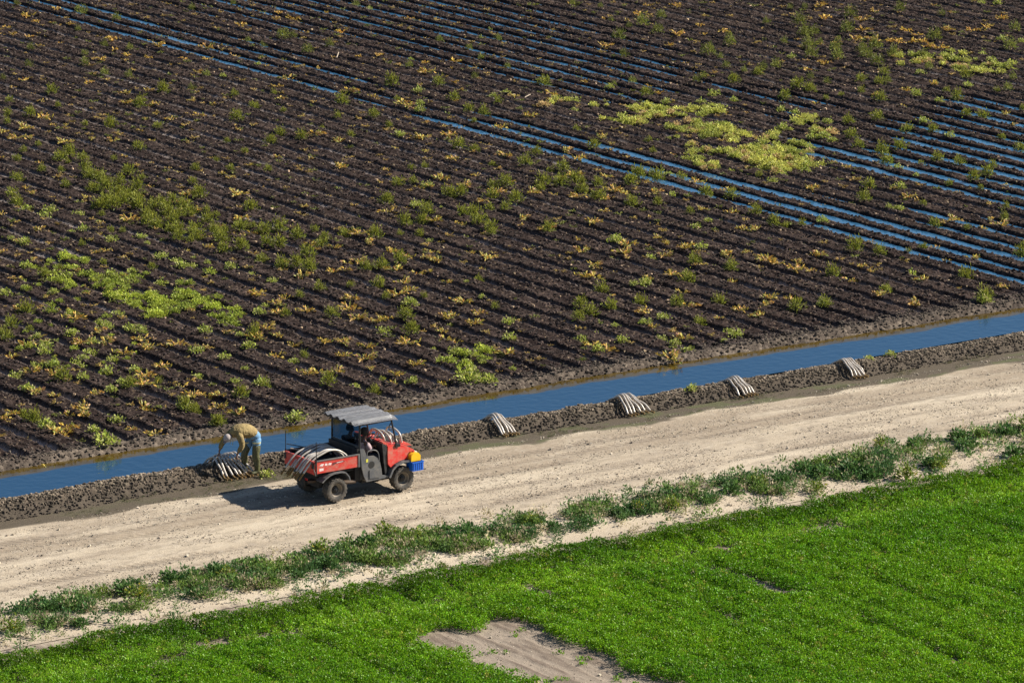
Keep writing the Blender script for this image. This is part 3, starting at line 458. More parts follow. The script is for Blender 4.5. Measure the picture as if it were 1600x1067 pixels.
# small seedlings and dead bits scattered between the plants one can pick out
N = 900; pu = RNG.uniform(-16, 66, N * 8); pv = RNG.uniform(7.6, 78, N * 8); ok = in_view(pu, pv, .25, .06) & (fbm(pu * .12, pv * .12, 300, 3) > .42)
pts = np.stack([pu[ok], pv[ok]], -1)[:2300]; zs = land(pts[:, 0], pts[:, 1], False)
cc = np.where(RNG.random((len(pts), 1)) < .62, np.array([[.46, .33, .10]]), np.array([[.20, .22, .045]])) * RNG.uniform(.7, 1.2, (len(pts), 1))
ex = [(q, 'G') for q in rest['G']] + [(q, 'Y') for q in rest['Y']] + [(q, 'L') for q in rest['L']]
tufts('seedlings', pts, zs - .01, RNG.uniform(.2, .62, len(pts)), cc, proto_set('Y', 4, .6), LEAF_DRY, 'tiny yellowed seedlings and dead leaves strewn over the dark rows', 'ground cover')
for kd_, nm_, lb_ in (('G', 'far_field_weeds', 'far green weeds at the back of the dark field'), ('Y', 'far_withered_plants', 'far withered yellow plants at the back of the dark field')):
    L_ = rest[kd_]
    if L_:
        P_ = np.array([[q[0], q[1]] for q in L_]); Z_ = np.array([q[2] for q in L_]); Sx = np.array([q[3] for q in L_]) * 1.05
        C_ = np.array([{'G': (.20, .22, .045), 'Y': (.56, .37, .08)}[kd_]] * len(L_)) * RNG.uniform(.75, 1.2, (len(L_), 1))
        tufts(nm_, P_, Z_, Sx, C_, proto_set(kd_, 4, .8), LEAF if kd_ == 'G' else LEAF_DRY, lb_, 'weeds')
# dense pale vine patches
pts = np.array([[int(a) / 10 for a in t.split(',')] for t in PALE.split()]); big = pts[pts[:, 0] > 24]; hole = fbm(pts[:, 0] * .9, pts[:, 1] * .6, 371, 3) > .42; pts = pts[hole]; big = pts[pts[:, 0] > 24]; pts = np.concatenate([pts, big + RNG.normal(0, .2, big.shape)]); pts[:, 1] = np.maximum(pts[:, 1], 7.4)
zs = land(pts[:, 0], pts[:, 1], False); far_ = pts[:, 0] > 24
cc = np.where(far_[:, None], np.array([[.56, .56, .13]]), np.array([[.42, .48, .07]])) * RNG.uniform(.75, 1.2, (len(pts), 1))
tv = np.clip((fbm(pts[:, 0] * 1.3, pts[:, 1] * 1.0, 372, 3) - .42) * 5, 0, 1)[:, None]; cc = cc * (1 - tv * .55) + np.array([[.22, .27, .05]]) * tv * .55
cc = np.where((RNG.random(len(pts)) < .16)[:, None] & far_[:, None], np.array([[.55, .40, .18]]), cc)
tufts('pale_vines', pts, zs, RNG.uniform(.25, .90, len(pts)) * np.where(far_, 1.05, 1.0), cc, proto_set('L', 6, 1), LEAF, 'pale lime mats of broad-leaved vines spread over the dark rows', 'vines')
# loose crumbs of earth on banks and field
def crumb(seed, n=1):
    rg = np.random.default_rng(seed); q = np.array([[x, y, z] for x in (-.5, .5) for y in (-.5, .5) for z in (-.3, .6)]) * (.7 + .6 * rg.random((8, 3)))
    return q, np.array([(0, 1, 3, 2), (4, 6, 7, 5), (0, 4, 5, 1), (2, 3, 7, 6), (0, 2, 6, 4), (1, 5, 7, 3)])
EARTH = leaf_mat('earth_crumbs', rough=.95, tr=0, island=.5, hue=.01)
cr = [crumb(i) for i in range(12)]
N = 60000; pu = RNG.uniform(-14, 42, N); pv = foot(pu) + RNG.uniform(-.12, 1.15, N) ** 1.0; ok = in_view(pu, pv, .2, .1)
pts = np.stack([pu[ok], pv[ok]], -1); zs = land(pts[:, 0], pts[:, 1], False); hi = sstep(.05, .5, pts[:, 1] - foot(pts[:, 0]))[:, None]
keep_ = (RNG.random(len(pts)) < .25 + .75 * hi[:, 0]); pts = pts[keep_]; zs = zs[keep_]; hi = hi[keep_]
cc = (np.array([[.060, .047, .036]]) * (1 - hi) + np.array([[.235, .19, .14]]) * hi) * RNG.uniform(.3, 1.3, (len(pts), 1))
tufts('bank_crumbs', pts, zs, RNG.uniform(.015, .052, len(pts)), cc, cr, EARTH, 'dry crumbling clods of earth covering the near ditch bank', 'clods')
N = 15000; pu = RNG.uniform(-16, 44, N); pv = far_edge(pu) + RNG.uniform(.05, 1.5, N); ok = in_view(pu, pv, .2, .1)
pts = np.stack([pu[ok], pv[ok]], -1); zs = land(pts[:, 0], pts[:, 1], False)
pk = RNG.random(len(pts)) < .6; pts = pts[pk]; zs = zs[pk]; cc = np.array([[.12, .095, .072]]) * RNG.uniform(.35, 1.2, (len(pts), 1))
tufts('far_bank_crumbs', pts, zs, RNG.uniform(.02, .06, len(pts)), cc, cr, EARTH, 'small grey-brown clods along the far ditch bank', 'clods')
N = 60000; pu = RNG.uniform(-14, 32, N); pv = RNG.uniform(-6.3, 2.4, N); pv = np.where(RNG.random(N) < .22, RNG.uniform(-19, -10, N), pv); ok = in_view(pu, pv, .2, .1) & ((fbm(pu * .7, pv * 2.2, 360, 3) > .44) | (pv < -9)) & ((pv > -9) | ((pu > -5.5) & (pu < -1.8)))
pts = np.stack([pu[ok], pv[ok]], -1); zs = land(pts[:, 0], pts[:, 1], False)
cc = np.where(RNG.random((len(pts), 1)) < .35, np.array([[.27, .22, .17]]), np.array([[.46, .40, .31]])) * RNG.uniform(.7, 1.2, (len(pts), 1))
tufts('road_grit', pts, zs, RNG.uniform(.006, .024, len(pts)) * (1 + 1.2 * (RNG.random(len(pts)) < .03)), cc, cr, EARTH, 'loose crumbs and grit on the pale dirt road', 'grit')
N = 260000; pu = RNG.uniform(-16, 68, N); pv = RNG.uniform(7.4, 80, N); ok = in_view(pu, pv, .2, .08) & (np.abs(furrow(pu, pv)[0]) > .13)
pts = np.stack([pu[ok], pv[ok]], -1)[:110000]; zs = land(pts[:, 0], pts[:, 1], False)
cc = np.where(RNG.random((len(pts), 1)) < .035, np.array([[.26, .19, .12]]), np.array([[.045, .032, .027]])) * RNG.uniform(.35, 1.8, (len(pts), 1))
tufts('field_clods', pts, zs, RNG.uniform(.018, .065, len(pts)), cc, cr, EARTH, 'dark clods of peaty earth strewn over the beds of the dark field', 'clods')
# ------------------------------------------------------------------ verge weeds
N = 60000; pu = RNG.uniform(-16, 34, N); pv = RNG.uniform(-6.9, -3.2, N)
edge_hi = -4.0 + .7 * (fbm(pu * .45, pu * 0, 310, 3) - .5) + .35 * sstep(4, -2, pu) * (1 - sstep(-6, -12, pu)); edge_lo = -5.75 + .7 * (fbm(pu * .6, pu * 0, 311, 3) - .5)
den = sstep(edge_lo - .1, edge_lo + .25, pv) * (1 - sstep(edge_hi - .25, edge_hi + .1, pv)); pat = fbm(pu * 1.1, pv * 1.1, 312, 4)
ok = in_view(pu, pv, 0, .1) & (RNG.random(N) < den * np.clip((pat - .46) * 3.0, .03, .5)); ok |= in_view(pu, pv, 0, .1) & (RNG.random(N) < .018) & (pv < -3.0)
pts = np.stack([pu[ok], pv[ok]], -1); zs = land(pts[:, 0], pts[:, 1], False) - .01
tone = fbm(pts[:, 0] * .9, pts[:, 1] * .9, 313, 3)[:, None]
cc = np.array([[.075, .155, .045]]) * (1 - np.clip((tone - .45) * 4, 0, 1)) + np.array([[.17, .26, .05]]) * np.clip((tone - .45) * 4, 0, 1)
cc = np.where(RNG.random((len(pts), 1)) < .18, np.array([[.42, .36, .22]]), cc) * RNG.uniform(.7, 1.25, (len(pts), 1))
tufts('verge_weeds', pts, zs, RNG.uniform(.35, .80, len(pts)), cc, proto_set('W', 6, .13), LEAF, 'low blue-green weeds and dry grass on the strip between road and crop', 'weeds')
# dead grass and a green film along the damp foot of the bank
N = 2600; pu = RNG.uniform(-10, 30, N); pv = foot(pu) - RNG.uniform(-.1, .9, N); ok = in_view(pu, pv, 0, .1) & (fbm(pu * .8, pv * 1.5, 320, 3) > .5)
pts = np.stack([pu[ok], pv[ok]], -1); zs = land(pts[:, 0], pts[:, 1], False) - .01
cc = np.where(RNG.random((len(pts), 1)) < .5, np.array([[.10, .12, .045]]), np.array([[.22, .19, .11]])) * RNG.uniform(.7, 1.2, (len(pts), 1))
tufts('bank_foot_grass', pts, zs, RNG.uniform(.10, .22, len(pts)), cc, proto_set('W', 3, .12), LEAF, 'sparse short grass on the damp earth along the foot of the near bank', 'grass')
for i, (u_, v_, s_) in enumerate(VERGE):
    if s_ < .85: kd, nm, lb = 'WY', 'flowering_weed', 'small round yellow-green tuft on the bare pale track beside the crop'
    elif i % 3 == 0: kd, nm, lb = 'WY', 'flowering_weed', 'taller yellow-tipped green weed on the strip between road and crop'
    else: kd, nm, lb = 'W', 'verge_shrub', 'low dark green shrub on the weedy strip between road and crop'
    v_ = v_ - .35
    put_plant(nm, kd, u_, v_, surf(u_, v_), .85 * s_ ** 1.1, random.uniform(0, 6.28), lb, 'shrub' if kd == 'W' else 'weed', {'verge_shrub': 'dark green shrubs on the verge'}.get(nm, 'yellow-tipped weeds on the verge' if s_ >= .85 else 'small tufts on the bare track'))

# ------------------------------------------------------------------ green crop
def clover(seed, n=24):
    return leaf_quads(n, dome(.10, .12, .35), .034, .85, .6, seed)
step = .105
gu, gv = np.meshgrid(np.arange(-17, 30, step), np.arange(-25, -6.0, step)); gu = gu.ravel() + RNG.uniform(-.05, .05, gu.size); gv = gv.ravel() + RNG.uniform(-.05, .05, gv.size)
ok = in_view(gu, gv, .2, .10); gu, gv = gu[ok], gv[ok]
edge = -7.3 + .5 * (fbm(gu * .9, gu * 0, 330, 3) - .5)
h = .26 + .10 * (fbm(gu * .6, gv * .35, 331, 4) - .5) + .22 * (fbm(gu * 2.4, gv * 2.4, 338, 3) - .5)
rowd = .5 + .5 * np.cos((gu + .1 * vn(gv * .5, gv * 0, 346)) * 2 * math.pi / .62); h = h - .10 * rowd * fbm(gu * .5, gv * .3, 347, 2)
lush = np.exp(-((gv - edge + .45) / .45) ** 2); h = h + .12 * lush * (.4 + fbm(gu * 1.2, gv * 1.2, 332, 2))
# thin stripe just behind the lush edge
stripe = np.exp(-((gv - edge + 1.75 + .5 * (vn(gu * .3, gu * 0, 333) - .5)) / .45) ** 2); h = h - .10 * stripe * (.5 + vn(gu * .7, gv, 334))
for uc, a_, b_, dp in [(4.15, -9.6, -13.4, .26), (4.0, -15, -20, .12), (-.45, -8.3, -11.2, .15), (8.2, -10, -19, .07), (-6.9, -9.5, -16, .10), (-9.2, -8.5, -13, .10), (1.9, -9, -17, .06), (6.3, -11, -18, .09), (11.5, -9, -16, .06)]:
    q = np.where((gv < a_) & (gv > b_), 1, 0) * sstep(0, 1, np.minimum(a_ - gv, gv - b_)) * np.exp(-((gu - uc - .15 * (vn(gv * .8, gv * 0, 335) - .5)) / .17) ** 2); h = h - 1.3 * dp * q * (.45 + vn(gv * 1.2, gu * 0 + uc, 336))
h = h - .10 * np.clip((fbm(gu * 2.4, gv * .8, 337, 3) - .58) * 6, 0, 1)
h = h - .30 * np.exp(-(((gu + 3.35) / .22) ** 2 + ((gv + 8.2) / .8) ** 2))                      # dark hole at the notch
bare = sstep(-5.1, -4.6, gu + .9 * (fbm(gv * 1.1, gv * 0, 340, 3) - .5)) * (1 - sstep(-2.5, -2.0, gu + .9 * (fbm(gv * 1.1, gv * 0 + 5, 341, 3) - .5))) * (1 - sstep(-11.4, -10.5, gv + .9 * (vn(gu * 1.5, gu * 0, 342) - .5)))
for (cu, cv, ru, rv) in [(5.3, -9.0, .6, .35), (8.3, -8.9, .75, .35), (-10.2, -9.4, .65, .4), (-9.0, -8.7, .7, .3), (3.9, -10.2, .3, .5), (-.6, -9.6, .5, .3)]:
    bare = np.maximum(bare, 1 - sstep(.6, 1.15, np.sqrt(((gu - cu) / ru) ** 2 + ((gv - cv) / rv) ** 2) + .8 * (fbm(gu * 3, gv * 3, 343, 2) - .5)))
keep = (gv < edge) & (bare < .5) & (h > .05) & (RNG.random(len(gu)) > .55 * bare) & (RNG.random(len(gu)) > .35 * stripe * vn(gu, gv, 344))
keep |= (gv < -7.2) & (bare >= .5) & (RNG.random(len(gu)) < .05 * (fbm(gu * 1.5, gv * 1.5, 345, 2) > .5)); keep |= (gv < -6.6) & (gv > edge) & (RNG.random(len(gu)) < .02)
h = np.where((bare >= .5) | (gv > edge), .05, h)
pts = np.stack([gu[keep], gv[keep]], -1); hh = h[keep]; zs = land(pts[:, 0], pts[:, 1], False)
lay = []; lz = []; ls = []; lc = []
tone = fbm(pts[:, 0] * .5, pts[:, 1] * .35, 350, 3); lu = lush[keep]; st_ = stripe[keep]
base = np.array([[.095, .250, .010]]) * (1 - tone[:, None] * .5) + np.array([[.22, .365, .010]]) * tone[:, None] * .8
base = base * (1 - .48 * lu[:, None]) + np.array([[.17, .20, .03]]) * .5 * np.clip(st_, 0, 1)[:, None]
base = base * RNG.uniform(.66, 1.10, (len(pts), 1)); yel = RNG.random(len(pts)) < .02; base[yel] = (.32, .34, .05)
for fr, sc in ((.97, 1.0), (.45, 1.15)):
    lay.append(pts + RNG.normal(0, .02, pts.shape)); lz.append(zs + hh * fr - .075 * sc); ls.append(np.full(len(pts), sc) * RNG.uniform(.8, 1.15, len(pts))); lc.append(base)
tufts('green_crop', np.concatenate(lay), np.concatenate(lz), np.concatenate(ls), np.concatenate(lc), [clover(i) for i in range(8)], LEAF_CROP, 'dense bright green low crop covering the near field', 'crop')

# ------------------------------------------------------------------ modelling helpers
def bm_obj(name, bm, m, parent=None, smooth=False, bevel=0, seg=2, mats=None):
    if bevel:
        es = [e for e in bm.edges if len(e.link_faces) == 2 and e.calc_face_angle(0) > .5]
        bmesh.ops.bevel(bm, geom=es, offset=bevel, segments=seg, affect='EDGES', profile=.6, clamp_overlap=True)
    bmesh.ops.recalc_face_normals(bm, faces=bm.faces)
    me = bpy.data.meshes.new(name); bm.to_mesh(me); bm.free()
    if smooth:
        for p in me.polygons: p.use_smooth = True
        try: me.set_sharp_from_angle(angle=R(40))
        except Exception: pass
    me.materials.append(m)
    for mm in (mats or []): me.materials.append(mm)
    o = bpy.data.objects.new(name, me); COL.objects.link(o)
    if parent: o.parent = parent
    return o
def box(bm, x0, x1, y0, y1, z0, z1):
    vs = [bm.verts.new((x, y, z)) for x in (x0, x1) for y in (y0, y1) for z in (z0, z1)]
    for f in ((0, 1, 3, 2), (4, 6, 7, 5), (0, 4, 5, 1), (2, 3, 7, 6), (0, 2, 6, 4), (1, 5, 7, 3)): bm.faces.new([vs[i] for i in f])
def prism(bm, poly, y0, y1):
    """side outline (x,z) pushed from y0 to y1"""
    a = [bm.verts.new((x, y0, z)) for x, z in poly]; b = [bm.verts.new((x, y1, z)) for x, z in poly]
    bm.faces.new(a); bm.faces.new(b[::-1]); n = len(poly)
    for i in range(n): bm.faces.new((a[i], b[i], b[(i + 1) % n], a[(i + 1) % n]))
def tube(bm, pts, r, seg=8, caps=True, hollow=False):
    pts = [Vector(p) for p in pts]; rings = []; up = Vector((0, 0, 1)); prev = None
    for i, p in enumerate(pts):
        d = (pts[min(i + 1, len(pts) - 1)] - pts[max(i - 1, 0)]).normalized()
        if prev is None: prev = d.cross(up if abs(d.z) < .9 else Vector((1, 0, 0))).normalized()
        s = (prev - d * prev.dot(d)).normalized(); t = d.cross(s); prev = s
        rr = r[i] if isinstance(r, (list, tuple)) else r
        rings.append([bm.verts.new(p + (s * math.cos(a) + t * math.sin(a)) * rr) for a in [k * 2 * math.pi / seg for k in range(seg)]])
    for i in range(len(rings) - 1):
        for k in range(seg): bm.faces.new((rings[i][k], rings[i][(k + 1) % seg], rings[i + 1][(k + 1) % seg], rings[i + 1][k]))
    if caps: bm.faces.new(rings[0][::-1]); bm.faces.new(rings[-1])
def lathe_y(bm, prof, seg=28, cx=0, cz=0, closed=False, cap0=True):
    """prof: (radius, y) spun around the Y axis"""
    rings = [[bm.verts.new((cx + r * math.cos(a), y, cz + r * math.sin(a))) for a in [k * 2 * math.pi / seg for k in range(seg)]] for r, y in prof]
    n = len(rings)
    for i in range(n if closed else n - 1):
        A = rings[i]; B = rings[(i + 1) % n]
        for k in range(seg): bm.faces.new((A[k], A[(k + 1) % seg], B[(k + 1) % seg], B[k]))
    if not closed:
        if cap0: bm.faces.new(rings[0])
        bm.faces.new(rings[-1][::-1])
def loft(name, rings, m, parent=None, seg=20, fold=.006, seed=1, off=(0, 0, 0)):
    """cloth round a limb or trunk: rings of (x, y, z, half width across Y, half depth)"""
    bm = bmesh.new(); rg = random.Random(seed); P = [Vector(r[:3]) - Vector(off) for r in rings]; n = len(P); R_ = []
    for i, p in enumerate(P):
        d = (P[min(i + 1, n - 1)] - P[max(i - 1, 0)]).normalized(); s = Vector((0, 1, 0)); s = (s - d * s.dot(d)).normalized(); t = d.cross(s); ry, rz = rings[i][3], rings[i][4]; row = []
        for k in range(seg):
            a = 2 * math.pi * k / seg; f = 1 + (fold / max(ry, .03)) * (math.sin(a * 3 + i * 1.7 + seed) + .7 * math.sin(a * 7 - i * 2.3) + rg.uniform(-.5, .5))
            row.append(bm.verts.new(p + (s * math.cos(a) * ry + t * math.sin(a) * rz) * f))
        R_.append(row)
    for i in range(n - 1):
        for k in range(seg): bm.faces.new((R_[i][k], R_[i][(k + 1) % seg], R_[i + 1][(k + 1) % seg], R_[i + 1][k]))
    bm.faces.new(R_[0][::-1]); bm.faces.new(R_[-1]); return bm
def join_bm(name, bms, m, parent):
    b0 = bms[0]
    for b in bms[1:]:
        t = bpy.data.meshes.new('t'); b.to_mesh(t); b.free(); b0.from_mesh(t); bpy.data.meshes.remove(t)
    o = bm_obj(name, b0, m, parent, smooth=True); md = o.modifiers.new('sub', 'SUBSURF'); md.levels = md.render_levels = 1
    return o
def spline(ps, n=8):
    ps = [Vector(p) for p in ps]; P = [ps[0] * 2 - ps[1]] + ps + [ps[-1] * 2 - ps[-2]]; o_ = []
    for i in range(1, len(P) - 2):
        for k in range(n):
            t = k / n; a, b, c, d = P[i - 1], P[i], P[i + 1], P[i + 2]
            o_.append(.5 * ((2 * b) + (c - a) * t + (2 * a - 5 * b + 4 * c - d) * t * t + (3 * b - 3 * c + d - a) * t ** 3))
    o_.append(ps[-1]); return o_
def skin(name, nodes, edges, m, parent=None, sub=2, root=0):
    """one continuous limb-and-trunk surface grown over a skeleton; nodes = (x,y,z,r) or (x,y,z,rx,ry)"""
    me = bpy.data.meshes.new(name); me.from_pydata([n_[:3] for n_ in nodes], edges, []); me.update()
    o = bpy.data.objects.new(name, me); COL.objects.link(o)
    md = o.modifiers.new('skin', 'SKIN'); md.use_smooth_shade = True; md.branch_smoothing = .6
    K_ = .98 if name == 'body' else 1.28
    if not me.skin_vertices: me.attributes.new('skin', 'FLOAT_VECTOR', 'POINT')
    for i, n_ in enumerate(nodes):
        sv = me.skin_vertices[0].data[i]; sv.radius = (n_[3] * K_, (n_[4] if len(n_) > 4 else n_[3]) * K_); sv.use_root = (i == root)
    sb = o.modifiers.new('sub', 'SUBSURF'); sb.levels = sub; sb.render_levels = sub
    dg = bpy.context.evaluated_depsgraph_get(); ev = o.evaluated_get(dg); nm = bpy.data.meshes.new_from_object(ev)
    o.modifiers.clear(); o.data = nm; nm.materials.clear(); nm.materials.append(m)
    for p in nm.polygons: p.use_smooth = True
    if parent: o.parent = parent
    return o
DUST = (.36, .30, .22)
RED = mat('red_paint', (.56, .030, .024), rough=.42, coat=.2, dirt=(.42, .22, .16), dscale=7, damt=.75, var=.06, vscale=8)
RED2 = mat('red_paint_faded', (.60, .045, .035), rough=.45, coat=.2, dirt=(.55, .25, .18), dscale=4, damt=.5)
BLK = mat('black_plastic', (.018, .019, .021), rough=.5, dirt=(.07, .065, .06), dscale=7, damt=.5)
GRY = mat('grey_plastic', (.085, .088, .095), rough=.55, dirt=(.22, .20, .17), dscale=5, damt=.55, var=.08)
TYRE = mat('tyre_rubber', (.045, .041, .036), rough=.85, dirt=(.20, .165, .125), dscale=12, damt=.6, bump=.004, bscale=50)
RIM = mat('wheel_rim', (.20, .17, .135), rough=.5, metal=.1, dirt=DUST, dscale=8, damt=.7)
HUB = mat('wheel_hub', (.02, .02, .022), rough=.45, metal=.3)
ROOFM = mat('roof_plastic', (.30, .31, .335), rough=.42, dirt=(.20, .20, .205), dscale=4, damt=.7)
FRAME = mat('frame_steel', (.022, .024, .028), rough=.4, metal=.2)
DARK = mat('underbody', (.012, .012, .012), rough=.8, dirt=(.06, .05, .04), dscale=6)
SEAT = mat('seat_vinyl', (.03, .032, .036), rough=.55)
FLOOR = mat('floor_mat', (.26, .22, .17), rough=.9, var=.3, vscale=12)
YEL = mat('yellow_plastic', (.85, .50, .015), rough=.4, var=.1, vscale=8); BLUE = mat('blue_plastic', (.012, .12, .55), rough=.35, var=.1, vscale=8)
WHITE = mat('decal_white', (.75, .62, .60), rough=.5); DECALK = mat('decal_dark', (.12, .03, .03), rough=.5); STICK = mat('sticker_yellow', (.62, .58, .08), rough=.5)
LAMP = mat('lamp_lens', (.70, .70, .68), rough=.15, spec=.8)
ALU = mat('aluminium_tube', (.56, .52, .47), rough=.4, metal=.15, dirt=(.30, .22, .14), dscale=7, damt=.6)
MUDT = mat('muddy_tube_end', (.17, .105, .035), rough=.8, var=.35, vscale=20)
WOOD = mat('pale_wood', (.42, .34, .25), rough=.8, var=.2, vscale=20)
BOREM = mat('tube_bore', (.01, .01, .01), rough=.9)

# ------------------------------------------------------------------ utility vehicle (X forward, origin at the rear near wheel)
UV = empty('utility_vehicle', (0, 0, 0))
tag(UV, 'red open-sided utility vehicle with a grey roof and cargo bed parked on the dirt road', 'utility vehicle')
YN, YF = -.10, 1.28
bm = bmesh.new()
for x0, x1, y0, y1, z0, z1 in ((-.60, .66, YN, YN + .035, .82, 1.12), (-.60, .66, YF - .035, YF, .82, 1.12), (-.565, .625, YN + .035, YF - .035, .82, .85)): box(bm, x0, x1, y0, y1, z0, z1)
bed = bm_obj('cargo_bed', bm, RED, UV, bevel=.008)
bm = bmesh.new(); box(bm, .626, .672, YN + .03, YF - .03, .80, 1.26); bm_obj('bed_front_panel', bm, BLK, UV, bevel=.008)
bm = bmesh.new(); box(bm, -.560, .620, YN + .037, YN + .043, .856, 1.115); box(bm, -.560, .620, YF - .043, YF - .037, .856, 1.115); box(bm, -.555, .615, YN + .045, YF - .045, .853, .859); bm_obj('bed_liner', bm, DARK, UV)
bm = bmesh.new()
bm.free()
for y in (YN - .014, YF - .026):
    bm = bmesh.new(); prism(bm, [(-.61, 1.122), (.628, 1.122), (.628, .815), (.676, .815), (.676, 1.148), (-.61, 1.148)], y - .002, y + .038); bm_obj('bed_rail', bm, GRY, UV, bevel=.006)
bm = bmesh.new(); box(bm, -.645, -.603, YN + .002, YF - .002, .80, 1.13); box(bm, -.655, -.647, YN + .1, YF - .1, .86, 1.07); tg = bm_obj('tailgate', bm, RED2, UV, bevel=.007)
bm = bmesh.new(); box(bm, -.668, -.648, YN + .02, YN + .10, .95, 1.09); box(bm, -.668, -.648, YF - .10, YF - .02, .95, 1.09); bm_obj('latch', bm, FRAME, tg, bevel=.004)
# worn marks printed on the near bed side
bm = bmesh.new()
def flat(pts): bm.faces.new([bm.verts.new((x, YN - .003, z)) for x, z in pts])
flat([(-.50, 1.01), (-.44, 1.05), (-.36, 1.05), (-.40, .99)]); flat([(-.35, 1.0), (-.33, 1.05), (-.27, 1.045), (-.27, .99)]); flat([(-.50, .87), (-.50, .94), (-.38, .94), (-.38, .88)])
flat([(-.25, 1.0), (-.22, 1.045), (-.14, 1.04), (-.17, .985)])
bm_obj('side_decal', bm, WHITE, bed)
bm = bmesh.new(); flat([(-.14, .975), (-.11, 1.035), (.18, 1.045), (.25, 1.025), (.18, 1.012), (-.03, .998), (-.07, .98)]); bm_obj('side_swoosh', bm, DECALK, bed)
bm = bmesh.new(); flat([(-.005, 1.012), (.01, 1.030), (.17, 1.036), (.20, 1.025)]); 
for v_ in bm.verts: v_.co.y -= .003
bm_obj('side_swoosh_core', bm, WHITE, bed)
# chassis
bm = bmesh.new(); box(bm, -.35, .9, .18, 1.0, .36, .62); box(bm, .9, 2.1, .16, 1.02, .30, .40); box(bm, -.52, .70, .06, 1.12, .70, .815); box(bm, .60, .80, .0, 1.18, .45, .80)
bm_obj('chassis', bm, DARK, UV, bevel=.02)
bm = bmesh.new(); tube(bm, [(0, .1, .32), (0, 1.1, .32)], .045); tube(bm, [(1.96, .1, .32), (1.96, 1.1, .32)], .04); bm_obj('axle', bm, DARK, UV)
bm = bmesh.new(); tube(bm, spline([(-.1, .25, .46), (.3, .06, .44), (.62, .02, .43)], 5), .05); tube(bm, [(-.55, .35, .52), (-.3, .35, .5)], .035); bm_obj('exhaust', bm, mat('rusty_steel', (.12, .085, .06), rough=.7, metal=.3), UV, smooth=True)
bm = bmesh.new(); tube(bm, [(-.62, .45, .50), (-.36, .45, .50)], .05); box(bm, -.64, -.60, .40, .50, .42, .58); bm_obj('tow_hitch', bm, FRAME, UV)
bm = bmesh.new(); box(bm, -.60, -.585, .30, .42, .56, .62); box(bm, -.60, -.585, .85, .97, .56, .62); bm_obj('tail_lamp', bm, mat('red_lens', (.35, .01, .015), rough=.3), UV, bevel=.004)
# wheels
def wheel(x, y, side):
    wr = empty('wheel', (x, y, .32)); wr.parent = UV
    bm = bmesh.new(); hw = .125; R0 = .292
    prof = [(.165, -hw * .78), (.19, -hw * .98), (.245, -hw * 1.05), (.285, -hw * .95), (R0, -hw * .72), (R0 + .004, 0), (R0, hw * .72), (.285, hw * .95), (.245, hw * 1.05), (.19, hw * .98), (.165, hw * .78)]
    lathe_y(bm, prof, 40, closed=True)
    for i in range(19):
        for sgn in (-1, 1):
            a = (i + (.5 if sgn > 0 else 0)) * 2 * math.pi / 19; b_ = bmesh.new(); box(b_, -.022, .022, .012 * sgn if sgn > 0 else -hw * 1.04, hw * 1.04 if sgn > 0 else -.012, -.04, .02)
            M = Matrix.Translation((0, 0, 0)) @ Matrix.Rotation(a, 4, 'Y') @ Matrix.Translation((0, 0, R0)) @ Matrix.Rotation(.25 * sgn, 4, 'Z')
            for v_ in b_.verts:
                q = M @ v_.co; rr = math.hypot(q.x, q.z)
                lim = .324 - max(0, abs(q.y) - hw * .75) * .9
                if rr > lim: q.x *= lim / rr; q.z *= lim / rr
                v_.co = q
            tmp = bpy.data.meshes.new('t'); b_.to_mesh(tmp); b_.free(); bm.from_mesh(tmp); bpy.data.meshes.remove(tmp)
    bm_obj('tyre', bm, TYRE, wr, smooth=True)
    s = side; bm = bmesh.new()
    lathe_y(bm, [(.170, .092 * s), (.160, .100 * s), (.150, .090 * s), (.138, .02 * s), (.10, .0 * s), (.095, .01 * s), (.05, .012 * s)], 28, cap0=False)
    rim = bm_obj('rim', bm, RIM, wr, smooth=True)
    bm = bmesh.new(); lathe_y(bm, [(.100, .008 * s), (.092, .030 * s), (.062, .034 * s), (.058, .062 * s), (.03, .070 * s), (.028, .085 * s), (.0, .088 * s)], 16)
    for k in range(6):
        a = k * math.pi / 3; bx = .082 * math.cos(a); bz = .082 * math.sin(a); box(bm, bx - .012, bx + .012, min(.02 * s, .036 * s), max(.02 * s, .036 * s), bz - .012, bz + .012)
    bm_obj('hub', bm, HUB, rim, smooth=True)
    return wr
wheel(0, 0.0, -1); wheel(1.96, 0.0, -1); wheel(0, 1.18, 1); wheel(1.96, 1.18, 1)
# fenders: bands bent over the wheels
def fender(name, path, y0, y1, m, th=.03):
    bm = bmesh.new(); ps = [Vector((x, 0, z)) for x, z in path]; o_ = []; i_ = []
    for i, p in enumerate(ps):
        d = (ps[min(i + 1, len(ps) - 1)] - ps[max(i - 1, 0)]).normalized(); n_ = Vector((-d.z, 0, d.x)); o_.append(p); i_.append(p - n_ * th)
    prism(bm, [(p.x, p.z) for p in o_] + [(p.x, p.z) for p in reversed(i_)], y0, y1)
    return bm_obj(name, bm, m, UV, bevel=.008)
rf = [(-.46, .60), (-.36, .68), (-.22, .755), (-.10, .785), (.12, .785), (.24, .755), (.34, .64), (.37, .54)]
fender('rear_fender', rf, -.165, .12, GRY); fender('rear_fender', rf, 1.06, 1.345, GRY)
ff = [(1.50, .43), (1.54, .50), (1.60, .62), (1.72, .72), (1.88, .775), (2.08, .785), (2.24, .76), (2.36, .70)]
fender('front_fender', ff[:-1], -.16, .14, GRY, .05); fender('front_fender', ff, 1.04, 1.34, GRY, .05)
